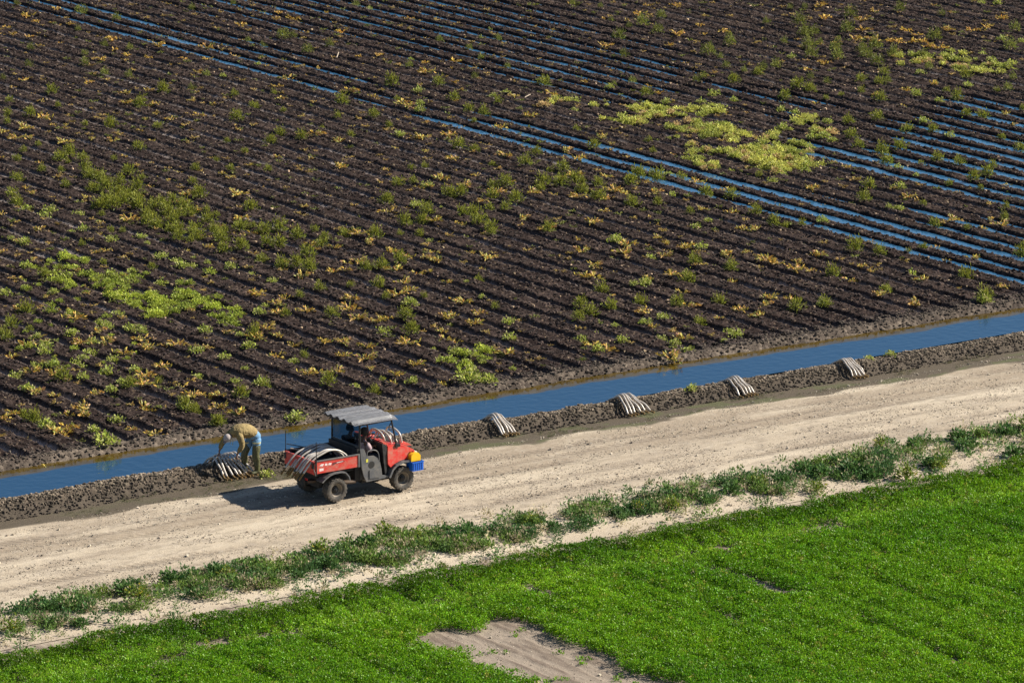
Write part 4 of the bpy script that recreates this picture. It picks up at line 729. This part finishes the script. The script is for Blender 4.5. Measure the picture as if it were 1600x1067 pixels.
# lower cab side panels, floor, seat
for y0, y1, s in ((-.105, -.055, 1), (1.235, 1.285, -1)):
    bm = bmesh.new(); prism(bm, [(.69, 1.24), (.80, 1.25), (.85, 1.13), (.88, 1.04), (1.10, 1.03), (1.19, .97), (1.27, .84), (1.31, .66), (1.33, .50), (1.52, .47), (1.52, .425), (.87, .40), (.79, .56), (.73, .80)], y0, y1)
    sp = bm_obj('side_panel', bm, GRY, UV, bevel=.012)
    yo = y0 - .002 if s > 0 else y1 + .002
    bm = bmesh.new(); box(bm, .95, 1.26, min(yo, yo - .016 * s), max(yo, yo - .016 * s), .47, .69); bm_obj('panel_pocket', bm, GRY, sp, bevel=.01)
    bm = bmesh.new(); tube(bm, [(1.02, yo - .006 * s, .82), (1.02, yo + .004 * s, .82)], .085, 16); bm_obj('vent_hole', bm, DARK, sp)
    bm = bmesh.new(); box(bm, .855, .915, min(yo, yo - .003 * s), max(yo, yo - .003 * s), .90, .98)
    if s > 0: bm_obj('warning_sticker', bm, STICK, sp)
    else: bm.free()
    bm = bmesh.new(); tube(bm, spline([(.90, (y0 + y1) / 2, 1.03), (.93, (y0 + y1) / 2, 1.16), (1.12, (y0 + y1) / 2, 1.17), (1.23, (y0 + y1) / 2, 1.08), (1.26, (y0 + y1) / 2, .88)], 5), .014); bm_obj('hip_guard', bm, GRY, UV, smooth=True)
bm = bmesh.new(); box(bm, .86, 1.56, -.05, 1.23, .41, .45); bm_obj('floor', bm, FLOOR, UV, bevel=.005)
bm = bmesh.new(); box(bm, .74, 1.2, -.02, 1.20, .45, .72); box(bm, 1.50, 1.56, .0, 1.18, .46, 1.05); bm_obj('bulkhead', bm, BLK, UV, bevel=.02)
bm = bmesh.new(); box(bm, .80, 1.25, .04, .60, .72, .84); box(bm, .80, 1.25, .63, 1.16, .72, .84); st = bm_obj('seat', bm, SEAT, UV, bevel=.03)
bm = bmesh.new()
for y0, y1 in ((.04, .60), (.63, 1.16)): prism(bm, [(.745, .80), (.86, .80), (.80, 1.26), (.735, 1.28)], y0, y1)
bm_obj('backrest', bm, SEAT, UV, bevel=.025)
# hood and dash
bm = bmesh.new(); prism(bm, [(1.52, .75), (1.51, 1.0), (1.53, 1.20), (1.66, 1.225), (1.85, 1.20), (2.10, 1.12), (2.30, 1.01), (2.42, .90), (2.45, .78), (2.30, .76), (2.10, .80), (1.88, .79), (1.70, .73), (1.60, .66)], -.085, 1.265)
for v_ in bm.verts:
    f_ = max(0, (v_.co.x - 1.9)) / .55; c_ = .59; v_.co.y = c_ + (v_.co.y - c_) * (1 - .16 * f_ - max(0, v_.co.z - 1.0) * .18)
hood = bm_obj('hood', bm, RED, UV, bevel=.045, seg=3, smooth=True)
bm = bmesh.new(); prism(bm, [(1.36, 1.335), (1.42, 1.345), (1.56, 1.255), (1.54, 1.225), (1.40, 1.29)], -.05, 1.22); bm_obj('cowl', bm, RED2, UV, bevel=.012)
bm = bmesh.new(); prism(bm, [(1.36, 1.30), (1.50, 1.235), (1.49, .50), (1.45, .46), (1.40, .90), (1.38, 1.12)], -.06, 1.24); bm_obj('dashboard', bm, BLK, UV, bevel=.015)
bm = bmesh.new(); box(bm, 1.78, 2.1, .28, .90, 1.14, 1.215); box(bm, 2.12, 2.40, .2, .98, .985, 1.03); bm_obj('hood_rack', bm, DARK, UV, bevel=.01)
for y0 in (.02, .96):
    bm = bmesh.new(); box(bm, 2.30, 2.445, y0, y0 + .2, .86, .96)
    for v_ in bm.verts:
        if v_.co.x > 2.4: v_.co.z -= .035
    bm_obj('headlight', bm, LAMP, UV, bevel=.02, smooth=True)
bm = bmesh.new(); box(bm, 2.40, 2.50, .02, 1.16, .50, .74); tube(bm, [(2.50, .15, .45), (2.53, .15, .85), (2.53, 1.03, .85), (2.50, 1.03, .45)], .02); bm_obj('front_bumper', bm, FRAME, UV, bevel=.01)
# steering
bm = bmesh.new(); c0 = Vector((1.25, .34, 1.36)); ax = Vector((-.62, 0, .78)).normalized(); s1 = Vector((0, 1, 0)); s2 = ax.cross(s1)
tube(bm, [c0 + (s1 * math.cos(a) + s2 * math.sin(a)) * .165 for a in [k * math.pi / 12 for k in range(25)]], .015, 8, caps=False)
for a in (.4, 2.7, 4.7): tube(bm, [c0, c0 + (s1 * math.cos(a) + s2 * math.sin(a)) * .16], .011)
tube(bm, [c0 + ax * .02, c0 - ax * .35], .022); bm_obj('steering_wheel', bm, BLK, UV, smooth=True)
# cab frame
bm = bmesh.new()
for y in (-.04, 1.22):
    tube(bm, spline([(.70, y, .80), (.71, y, 1.3), (.72, y, 1.84)], 4), .026); tube(bm, [(.72, y, 1.84), (1.66, y + (.02 if y < 0 else -.02), 1.85)], .024)
    tube(bm, [(1.80, y, 1.17), (1.66, y + (.02 if y < 0 else -.02), 1.85)], .024)
    tube(bm, spline([(1.70, y, 1.62), (1.60, y, 1.60), (1.585, y, 1.70), (1.66, y, 1.80)], 4), .013)
    box(bm, 1.74, 1.88, y - .05, y + .05, 1.15, 1.22)
for x, z in ((.72, 1.84), (.70, 1.30), (1.66, 1.85)): tube(bm, [(x, -.04, z), (x, 1.22, z)], .022)
bm_obj('cab_frame', bm, FRAME, UV, smooth=True)
bm = bmesh.new(); box(bm, .690, .722, -.01, 1.19, .86, 1.27); 
for z in (.92, 1.02, 1.12, 1.21): tube(bm, [(.68, -.03, z), (.68, 1.21, z)], .012)
bm_obj('rear_guard', bm, BLK, UV, bevel=.004)
bm = bmesh.new(); box(bm, .715, .721, .0, 1.18, 1.32, 1.81); gl = mat('tinted_plexiglass', (.22, .27, .30), rough=.08, trans=1.0); 
nb = gl.node_tree.nodes['Principled BSDF']; nb.inputs['IOR'].default_value = 1.15
bm_obj('rear_window', bm, gl, UV)
# roof: thin ribbed shell
bm = bmesh.new(); nx, ny = 16, 34; top = []; 
for i in range(nx + 1):
    row = []
    for j in range(ny + 1):
        a = i / nx; b_ = j / ny; x = .50 + 1.27 * a; y = -.16 + 1.50 * b_
        x += .05 * (1 - abs(2 * b_ - 1) ** 3) * (1 if a > .5 else -1) * abs(2 * a - 1)
        e = abs(2 * b_ - 1); z = 1.945 - .055 * e ** 5 - .03 * max(0, a - .86) / .14 - .012 * max(0, .1 - a) / .1
        rib = max(0, math.cos((b_ - .08) * 2 * math.pi * 5.0) + .35) ** .5 * (1 if .0 <= a < .97 and .07 < b_ < .93 else 0)
        z += .05 * rib; row.append(bm.verts.new((x, y, z)))
    top.append(row)
for i in range(nx):
    for j in range(ny): bm.faces.new((top[i][j], top[i + 1][j], top[i + 1][j + 1], top[i][j + 1]))
bmesh.ops.solidify(bm, geom=bm.faces[:], thickness=.035)
bm_obj('roof', bm, ROOFM, UV, smooth=True)
bm = bmesh.new(); box(bm, .535, .60, -.12, 1.30, 1.86, 1.905); bm_obj('roof_edge_strip', bm, BLK, UV, bevel=.006)
# corner posts of the bed
for y in (YN - .02, YF + .02):
    bm = bmesh.new(); tube(bm, [(-.60, y, .78), (-.595, y, 1.63)], .010, 6); tube(bm, [(-.60, y, .78), (-.60, y, 1.16)], .018, 6); bm_obj('corner_post', bm, FRAME, UV)
bm = bmesh.new(); tube(bm, spline([(-.62, YN - .02, 1.1), (-.66, YN, .98), (-.65, YN - .03, .86), (-.62, YN - .02, .78)], 5), .012, 6); bm_obj('tailgate_chain', bm, mat('old_chain', (.16, .15, .14), rough=.6, metal=.5, bump=.01, bscale=90), UV)

# ------------------------------------------------------------------ loose loads
YB = -.03
bm = bmesh.new(); prism(bm, [(2.14, .74), (2.15, .90), (2.22, .95), (2.36, .94), (2.42, .87), (2.42, .74)], -.18, .06)
jug = bm_obj('yellow_jug', bm, YEL, bevel=.03, seg=3, smooth=True); tag(jug, 'yellow plastic jug at the front near corner of the red utility vehicle', 'jug')
bm = bmesh.new(); tube(bm, [(2.27, -.06, .94), (2.27, -.06, .99)], .035, 12); bm_obj('cap', bm, RED, jug)
bm = bmesh.new(); x0, x1, y0, y1, z0, z1 = 2.13, 2.45, -.26, .04, .51, .73
box(bm, x0, x1, y0, y1, z0, z0 + .02); box(bm, x0, x1, y0, y0 + .018, z0 + .02, z1); box(bm, x0, x1, y1 - .018, y1, z0 + .02, z1); box(bm, x0, x0 + .018, y0 + .018, y1 - .018, z0 + .02, z1); box(bm, x1 - .018, x1, y0 + .018, y1 - .018, z0 + .02, z1)
for k in range(5): box(bm, x0 + .03 + k * .06, x0 + .055 + k * .06, y0 - .010, y0 - .0005, z0 + .03, z1 - .03); box(bm, x1 + .0005, x1 + .010, y0 + .025 + k * .055, y0 + .045 + k * .055, z0 + .03, z1 - .03)
box(bm, x0 - .012, x1 + .012, y0 - .014, y0 + .004, z1 - .02, z1 + .012); box(bm, x1 - .004, x1 + .014, y0, y1, z1 - .02, z1 + .012)
tag(bm_obj('blue_crate', bm, BLUE, bevel=.005), 'bright blue plastic crate hung below the yellow jug at the vehicle front', 'crate')
bm = bmesh.new(); prism(bm, [(2.12, 1.125), (2.18, 1.155), (2.40, 1.07), (2.46, 1.00), (2.40, .98)], .28, .62); tag(bm_obj('red_cloth', bm, RED2, bevel=.02, smooth=True), 'crumpled red cloth lying on the front of the hood', 'cloth')
bm = bmesh.new(); tube(bm, [(-.55, 1.15, 1.20), (-.05, .78, 1.10)], .016, 6); tag(bm_obj('wooden_stick', bm, WOOD), 'pale wooden stick lying across the back corner of the cargo bed', 'stick')
bm = bmesh.new(); tube(bm, [(-.60, 1.25, 1.30), (.05, .95, 1.13)], .013, 6); tag(bm_obj('steel_bar', bm, FRAME), 'thin black bar leaning from the far bed post into the cargo bed', 'bar')

# siphon tubes: bent aluminium pipes, muddy at the lower end
def siphon(pts, r, label, group, mud=.12, n=7):
    P = spline(pts, n); L_ = len(P); bm = bmesh.new(); tube(bm, P, r, 10)
    o = bm_obj('siphon_tube', bm, ALU, smooth=True); o.data.materials.append(MUDT)
    endp = P[-1]; tot = 0; cut = L_ - 1
    for i in range(L_ - 1, 0, -1):
        tot += (P[i] - P[i - 1]).length
        if tot > mud: cut = i; break
    for p in o.data.polygons:
        if (p.center - P[cut]).dot((endp - P[cut]).normalized()) > 0 and (p.center - endp).length < mud * 1.3: p.material_index = 1
    tag(o, label, 'siphon tube', group); return o
TR = .025
def bundle(uc, n, spread_top, spread_foot, label, group, seed, drop=0, foot_v=None, top_h=.50, skew=0, mud=.14):
    rg = random.Random(seed); f = float(foot(np.array([uc]))[0])
    for i in range(n):
        t = (i / (n - 1) - .5); j = lambda a: rg.uniform(-a, a)
        ut = uc + t * spread_top + j(.02); ub = uc + t * spread_foot + skew + j(.04); fvv = f - .12 + j(.05) ; hgt = top_h - .06 + j(.03) - .05 * abs(t)
        pts = [(ut - .05 + j(.03), f + .98 + j(.05), .06), (ut - .04, f + .82, .22), (ut - .01, f + .62 + j(.03), hgt - .07), (ut + .02, f + .42, hgt),
               (ut * .75 + ub * .25, f + .20, hgt * .74), (ub * .7 + ut * .3, f + .02, .20), (ub, fvv, .045), (ub + .03, fvv - .13, .02)]
        siphon(pts, TR, label, group, mud)
bundle(-.83, 8, .60, .92, 'aluminium siphon tube in the bundle the bending worker is handling', 'tubes under the worker\'s hands', 1, top_h=.56, skew=.12, mud=.22)
bundle(7.22, 5, .30, .50, 'aluminium siphon tube over the bank in the bundle nearest the vehicle front', 'tube bundle next beyond the vehicle', 2, top_h=.52, skew=.05)
bundle(11.30, 6, .40, .68, 'aluminium siphon tube in the second bundle beyond the vehicle front', 'second tube bundle beyond the vehicle', 3, top_h=.48, skew=.05)
bundle(14.88, 5, .34, .50, 'aluminium siphon tube in the third bundle beyond the vehicle front', 'third tube bundle beyond the vehicle', 4, top_h=.47, skew=.05)
bundle(18.66, 5, .30, .46, 'aluminium siphon tube in the farthest bundle at the right of the ditch', 'farthest tube bundle', 5, top_h=.47, skew=.05)
rg = random.Random(12)
for i in range(9):           # load hanging over the tailgate
    y = .04 + i * .092 + rg.uniform(-.02, .02); j = rg.uniform(-.10, .10); h_ = 1.31 + .02 * math.sin(i * 2) + rg.uniform(-.02, .02)
    siphon([(.42 + j, y - .02, 1.0), (.30 + j, y, 1.16), (.10 + j, y, h_ - .035), (-.14 + j, y, h_), (-.36 + j, y, h_ - .06), (-.62 + j, y + .01, 1.13 + rg.uniform(0, .02)), (-.92 + j, y + .03, .80), (-1.02 + j, y + .03, .69)], TR,
           'aluminium siphon tube arching over the tailgate out of the cargo bed', 'tubes loaded in the cargo bed', .26)
for i, (x, a, b_, h_) in enumerate([(1.60, .22, .92, 1.50), (1.66, .30, 1.0, 1.44), (1.74, .14, .86, 1.46), (1.86, .26, .92, 1.42), (1.93, .18, .84, 1.40), (2.00, .08, .80, 1.52)]):
    siphon([(x + .03, a, 1.20 if x < 2.1 else 1.10), (x, a + .02, h_ - .14), (x - .02, a + .14, h_ - .04), (x - .03, (a + b_) / 2, h_), (x - .02, b_ - .14, h_ - .06), (x, b_, 1.18 if x < 2.1 else 1.08)], .024,
           'aluminium siphon tube standing arched on the hood behind the front post', 'tubes carried on the hood', .05)
# thin sticks lying in the field
for (u_, v_, a_, L_, lb) in [(34.4, 41.5, .3, .55, 'pale stick on the dark soil behind the pale vine patch'), (24.35, 14.9, 1.9, .6, 'bent dry stalk lying near the lower flooded furrow'), (33.2, 52, .9, .7, 'dry stick lying among the upper wet furrows')]:
    z_ = surf(u_, v_) + .05; bm = bmesh.new(); c_, s_ = math.cos(a_), math.sin(a_)
    tube(bm, [(u_ - c_ * L_ / 2, v_ - s_ * L_ / 2, z_), (u_, v_, z_ + .03), (u_ + c_ * L_ / 2, v_ + s_ * L_ / 2, z_ + .08)], .018, 6); tag(bm_obj('dry_stick', bm, WOOD), lb, 'stick')

# ------------------------------------------------------------------ people
SKIN = mat('skin', (.36, .19, .12), rough=.6); SKIN_D = mat('skin_tanned', (.22, .11, .07), rough=.6)
JACK = mat('tan_jacket', (.27, .20, .080), rough=.9, var=.35, vscale=9, bump=.05, bscale=10, dirt=(.20, .14, .06), dscale=8, damt=.5)
JEANS = mat('light_jeans', (.13, .27, .44), rough=.85, var=.35, vscale=10, bump=.01, bscale=14)
WADER = mat('olive_rubber', (.085, .085, .038), rough=.45, var=.3, vscale=8, bump=.03, bscale=7)
CUFF = mat('wader_cuff', (.50, .48, .26), rough=.6); CAPM = mat('grey_cap', (.42, .36, .33), rough=.9, var=.15, vscale=20)
HAIR = mat('dark_hair', (.015, .010, .008), rough=.7); GLOVE = mat('glove', (.20, .09, .075), rough=.85)
def hand(bm_nodes, bm_edges, wi, pw, d, side, s=1.0):
    """adds palm, four fingers and a thumb to a skeleton, from wrist node wi"""
    d = Vector(d).normalized(); side = Vector(side).normalized(); nrm = d.cross(side).normalized(); pw = Vector(pw)
    palm = pw + d * .055 * s; bm_nodes.append((*palm, .026 * s, .018 * s)); pi = len(bm_nodes) - 1; bm_edges.append((wi, pi))
    for k, (o_, L_) in enumerate(((-.030, .060), (-.010, .072), (.010, .068), (.028, .052))):
        a = palm + d * .035 * s + side * o_ * s; b_ = a + (d * .7 - nrm * .5).normalized() * L_ * .5 * s; c_ = b_ + (d * .2 - nrm * .95).normalized() * L_ * .5 * s
        i0 = len(bm_nodes); bm_nodes.extend([(*a, .0095 * s), (*b_, .0085 * s), (*c_, .0075 * s)]); bm_edges.extend([(pi, i0), (i0, i0 + 1), (i0 + 1, i0 + 2)])
    a = pw + d * .03 * s - side * .034 * s; b_ = a + (d * .5 - side * .5 - nrm * .5).normalized() * .035 * s; c_ = b_ + (d * .7 - nrm * .6).normalized() * .028 * s
    i0 = len(bm_nodes); bm_nodes.extend([(*a, .012 * s), (*b_, .0095 * s), (*c_, .008 * s)]); bm_edges.extend([(pi, i0), (i0, i0 + 1), (i0 + 1, i0 + 2)])
def head_bits(par, c, f, up, skin_m, hair_m, s=1.0, hair=True):
    """eyes, brows, ears and hair round a head centred at c facing f"""
    c = Vector(c); f = Vector(f).normalized(); up = Vector(up).normalized(); side = f.cross(up).normalized()
    bm = bmesh.new()
    for sg in (-1, 1):
        M = Matrix.Translation(c + f * .083 * s + side * .032 * sg * s + up * .008 * s); bmesh.ops.create_uvsphere(bm, u_segments=8, v_segments=6, radius=.011 * s, matrix=M)
    bm_obj('eyes', bm, HUB, par, smooth=True)
    if hair:
        bm = bmesh.new(); bmesh.ops.create_uvsphere(bm, u_segments=18, v_segments=12, radius=.118 * s)
        M = Matrix((side, f, up)).transposed()
        dead = [v_ for v_ in bm.verts if v_.co.y > .045 * s and v_.co.z < .045 * s or v_.co.z < -.06 * s]
        for v_ in bm.verts: v_.co.z *= 1.08; v_.co.x *= .92
        bmesh.ops.delete(bm, geom=dead, context='VERTS')
        for v_ in bm.verts: v_.co = M @ v_.co + c - f * .006 * s + up * .014 * s
        bm_obj('hair', bm, hair_m, par, smooth=True)

# the worker bending over the tubes
W = empty('person', (-.22, 3.44, surf(-.22, 3.2)))
tag(W, 'person in tan jacket, jeans and olive waders bending over siphon tubes at the ditch', 'person')
W0 = Vector(W.location)
def rel(nodes): return [(n_[0] - W0.x, n_[1] - W0.y, n_[2] - W0.z, *n_[3:]) for n_ in nodes]
ZG = W0.z
N_ = [(-.20, 3.45, .96, .12, .13), (-.38, 3.45, 1.10, .11, .14), (-.62, 3.45, 1.16, .12, .16), (-.80, 3.45, 1.13, .07, .08), (-.89, 3.45, 1.09, .055), (-.965, 3.45, 1.03, .108, .10), (-1.0, 3.45, .955, .075, .07), (-1.035, 3.45, 1.0, .018),
      (-.76, 3.28, 1.08, .055), (-.70, 3.24, .83, .042), (-.79, 3.29, .62, .028),
      (-.78, 3.62, 1.08, .055), (-.96, 3.70, .88, .042), (-1.08, 3.68, .66, .028),
      (-.19, 3.36, .88, .085), (-.22, 3.33, .50, .062), (-.19, 3.32, .10, .045), (-.33, 3.30, .05, .036),
      (-.24, 3.55, .88, .085), (-.42, 3.58, .50, .062), (-.38, 3.60, .12, .045), (-.52, 3.59, .07, .036)]
E_ = [(0, 1), (1, 2), (2, 3), (3, 4), (4, 5), (5, 6), (5, 7), (2, 8), (8, 9), (9, 10), (2, 11), (11, 12), (12, 13), (0, 14), (14, 15), (15, 16), (16, 17), (0, 18), (18, 19), (19, 20), (20, 21)]
hand(N_, E_, 10, (-.79, 3.29, .62), (-.25, .1, -1), (.1, -1, 0)); hand(N_, E_, 13, (-1.08, 3.68, .66), (-.15, -.05, -1), (.1, 1, 0))
body = skin('body', rel(N_), E_, SKIN_D, W)
head_bits(W, (-.965 - W0.x, 3.45 - W0.y, 1.03 - W0.z), (-.8, 0, -.6), (-.6, 0, .8), SKIN_D, HAIR, hair=False)
# jacket
lo = lambda rings, sd=1, fold=.006: loft('', rings, None, fold=fold, seed=sd, off=W0)
tor = lo([(-.17, 3.45, 1.03, .10, .07), (-.20, 3.45, 1.05, .175, .135), (-.28, 3.45, 1.09, .20, .168), (-.40, 3.45, 1.13, .215, .182), (-.52, 3.45, 1.165, .225, .185), (-.64, 3.45, 1.17, .235, .178), (-.74, 3.45, 1.155, .215, .150), (-.81, 3.45, 1.13, .150, .115), (-.86, 3.45, 1.10, .095, .085), (-.88, 3.45, 1.09, .07, .06)], 1, .009)
sl1 = lo([(-.70, 3.32, 1.15, .085, .095), (-.73, 3.27, 1.09, .088, .095), (-.72, 3.22, 1.0, .080, .085), (-.70, 3.205, .90, .072, .078), (-.695, 3.215, .82, .068, .074), (-.73, 3.25, .74, .060, .064), (-.77, 3.28, .66, .050, .052)], 2)
sl2 = lo([(-.72, 3.58, 1.15, .085, .095), (-.77, 3.64, 1.09, .088, .095), (-.84, 3.69, 1.0, .080, .085), (-.91, 3.71, .92, .072, .076), (-.97, 3.71, .85, .066, .070), (-1.02, 3.70, .77, .058, .060), (-1.06, 3.685, .70, .048, .050)], 3)
jk = join_bm('jacket', [tor, sl1, sl2], JACK, W)
bm = bmesh.new(); bmesh.ops.create_uvsphere(bm, u_segments=14, v_segments=10, radius=.085)
for v_ in bm.verts: v_.co = Vector((v_.co.x * .8 - .78, v_.co.y * 1.15 + 3.45, v_.co.z * .62 + 1.22)) - W0
bm_obj('hood', bm, JACK, jk, smooth=True)
bm = bmesh.new()
for y in (3.39, 3.50): tube(bm, [Vector(q) - W0 for q in spline([(-.86, y, 1.0), (-.85, y + .01, .92), (-.87, y, .84)], 3)], .006, 5)
bm_obj('drawstring', bm, CUFF, jk)
# jeans
hip = lo([(-.40, 3.45, 1.06, .13, .11), (-.32, 3.45, 1.05, .165, .135), (-.22, 3.45, 1.01, .180, .155), (-.15, 3.45, .95, .175, .150), (-.14, 3.45, .88, .150, .12)], 4)
l1 = lo([(-.16, 3.39, .96, .10, .12), (-.17, 3.375, .88, .108, .125), (-.185, 3.36, .79, .104, .112), (-.20, 3.345, .70, .095, .098), (-.21, 3.34, .64, .088, .09)], 5)
l2 = lo([(-.20, 3.52, .96, .10, .12), (-.24, 3.535, .88, .108, .125), (-.28, 3.545, .79, .104, .112), (-.32, 3.56, .70, .095, .098), (-.34, 3.56, .64, .088, .09)], 6)
join_bm('jeans', [hip, l1, l2], JEANS, W)
for sgn, pts in ((0, [(-.192, 3.34, .82, .102), (-.215, 3.335, .60, .092), (-.225, 3.33, .48, .080), (-.20, 3.325, .30, .074), (-.195, 3.32, .14, .066), (-.20, 3.32, .075, .058), (-.29, 3.31, .062, .052), (-.38, 3.295, .05, .040)]),
                 (1, [(-.30, 3.56, .80, .100), (-.37, 3.57, .60, .090), (-.42, 3.58, .48, .078), (-.40, 3.59, .30, .072), (-.385, 3.60, .15, .064), (-.39, 3.60, .09, .056), (-.48, 3.595, .075, .050), (-.57, 3.59, .06, .040)])):
    wd = join_bm('wader', [lo([(*q[:3], q[3] * 1.12, q[3] * 1.12) for q in pts], 7 + sgn, .010)], WADER, W)
    c_ = pts[0]; bm = bmesh.new(); bmesh.ops.create_cone(bm, cap_ends=False, segments=20, radius1=.104, radius2=.109, depth=.035, matrix=Matrix.Translation(Vector((c_[0], c_[1], c_[2] + .005)) - W0)); bmesh.ops.solidify(bm, geom=bm.faces[:], thickness=.008); bm_obj('cuff', bm, CUFF, wd, smooth=True)
# cap, seen from above
bm = bmesh.new(); bmesh.ops.create_uvsphere(bm, u_segments=20, v_segments=12, radius=.110); up = Vector((-.60, 0, .8)).normalized(); f = Vector((-.8, 0, -.6)).normalized(); sd_ = f.cross(up); M = Matrix((sd_, f, up)).transposed()
bmesh.ops.delete(bm, geom=[v_ for v_ in bm.verts if v_.co.z < -.045], context='VERTS')
for v_ in bm.verts: v_.co = M @ Vector((v_.co.x * .92, v_.co.y * 1.05, v_.co.z * .95 + .005)) + Vector((-.965, 3.45, 1.03)) - W0
cp = bm_obj('cap', bm, CAPM, W, smooth=True)
bm = bmesh.new(); vs = [bm.verts.new(M @ Vector((.085 * math.cos(a), .07 + .10 * math.sin(a), .0 - .02 * math.sin(a))) + Vector((-.965, 3.45, 1.03)) - W0) for a in [k * math.pi / 10 for k in range(11)]]; bm.faces.new(vs); bmesh.ops.solidify(bm, geom=bm.faces[:], thickness=.006); bm_obj('brim', bm, CAPM, cp)

# two people sitting in the cab
def seated(y, label, shirt, lean, armm, hat=None):
    P = empty('person', (1.02, y, .84)); tag(P, label, 'person'); X = lean
    nd = [(0, 0, .06, .12, .14), (-.03 + X * .3, 0, .24, .10, .13), (-.02 + X * .8, 0, .42, .10, .15), (0 + X, 0, .52, .068), (.02 + X, 0, .58, .065), (.035 + X, 0, .68, .108, .10), (.07 + X, 0, .61, .07), (.135 + X, 0, .665, .016),
          (-.01 + X * .8, -.18, .45, .055), (.06 + X, -.22, .25, .045), (.26, -.12, .34, .028), (-.01 + X * .8, .18, .45, .055), (.06 + X, .22, .25, .045), (.24, .12, .30 if armm else .12, .028),
          (.08, -.10, .04, .085), (.40, -.12, .05, .062), (.44, -.12, -.33, .042), (.52, -.12, -.36, .035), (.08, .10, .04, .085), (.40, .12, .05, .062), (.44, .12, -.33, .042), (.52, .12, -.36, .035)]
    ed = [(0, 1), (1, 2), (2, 3), (3, 4), (4, 5), (5, 6), (5, 7), (2, 8), (8, 9), (9, 10), (2, 11), (11, 12), (12, 13), (0, 14), (14, 15), (15, 16), (16, 17), (0, 18), (18, 19), (19, 20), (20, 21)]
    hand(nd, ed, 10, (.26, -.12, .34), (1, .1, .1), (0, 1, 0)); hand(nd, ed, 13, (.24, .12, .30 if armm else .12), (1, 0, -.2), (0, -1, 0))
    skin('body', nd, ed, SKIN_D, P, root=0)
    nd = [(-.01, 0, .10, .13, .17), (-.04 + X * .4, 0, .28, .125, .165), (-.03 + X * .8, 0, .43, .12, .175), (.0 + X, 0, .51, .068), (-.01 + X * .8, -.19, .44, .078), (.06 + X, -.225, .25, .062), (.20, -.14, .32, .046), (-.01 + X * .8, .19, .44, .078), (.06 + X, .225, .25, .062), (.19, .14, .27 if armm else .14, .046)]
    skin('shirt', nd, [(0, 1), (1, 2), (2, 3), (2, 4), (4, 5), (5, 6), (2, 7), (7, 8), (8, 9)], shirt, P, root=1)
    nd = [(.0, 0, .06, .14, .17), (.12, -.10, .05, .10), (.41, -.12, .06, .078), (.45, -.12, -.27, .058), (.12, .10, .05, .10), (.41, .12, .06, .078), (.45, .12, -.27, .058)]
    skin('trousers', nd, [(0, 1), (1, 2), (2, 3), (0, 4), (4, 5), (5, 6)], mat('dark_trousers', (.03, .035, .05), rough=.9), P)
    head_bits(P, (.035 + X, 0, .69), (1, 0, -.1), (.1, 0, 1), SKIN_D, HAIR)
seated(.90, 'dark-clothed person seated on the far side of the cab behind the rear window', mat('dark_coat', (.035, .045, .06), rough=.9), 0, False)
seated(.36, 'driver in a pale pink-grey shirt at the steering wheel inside the cab', mat('pale_plaid_shirt', (.42, .33, .34), rough=.9, dirt=(.20, .06, .10), dscale=14, damt=.8), .06, True)
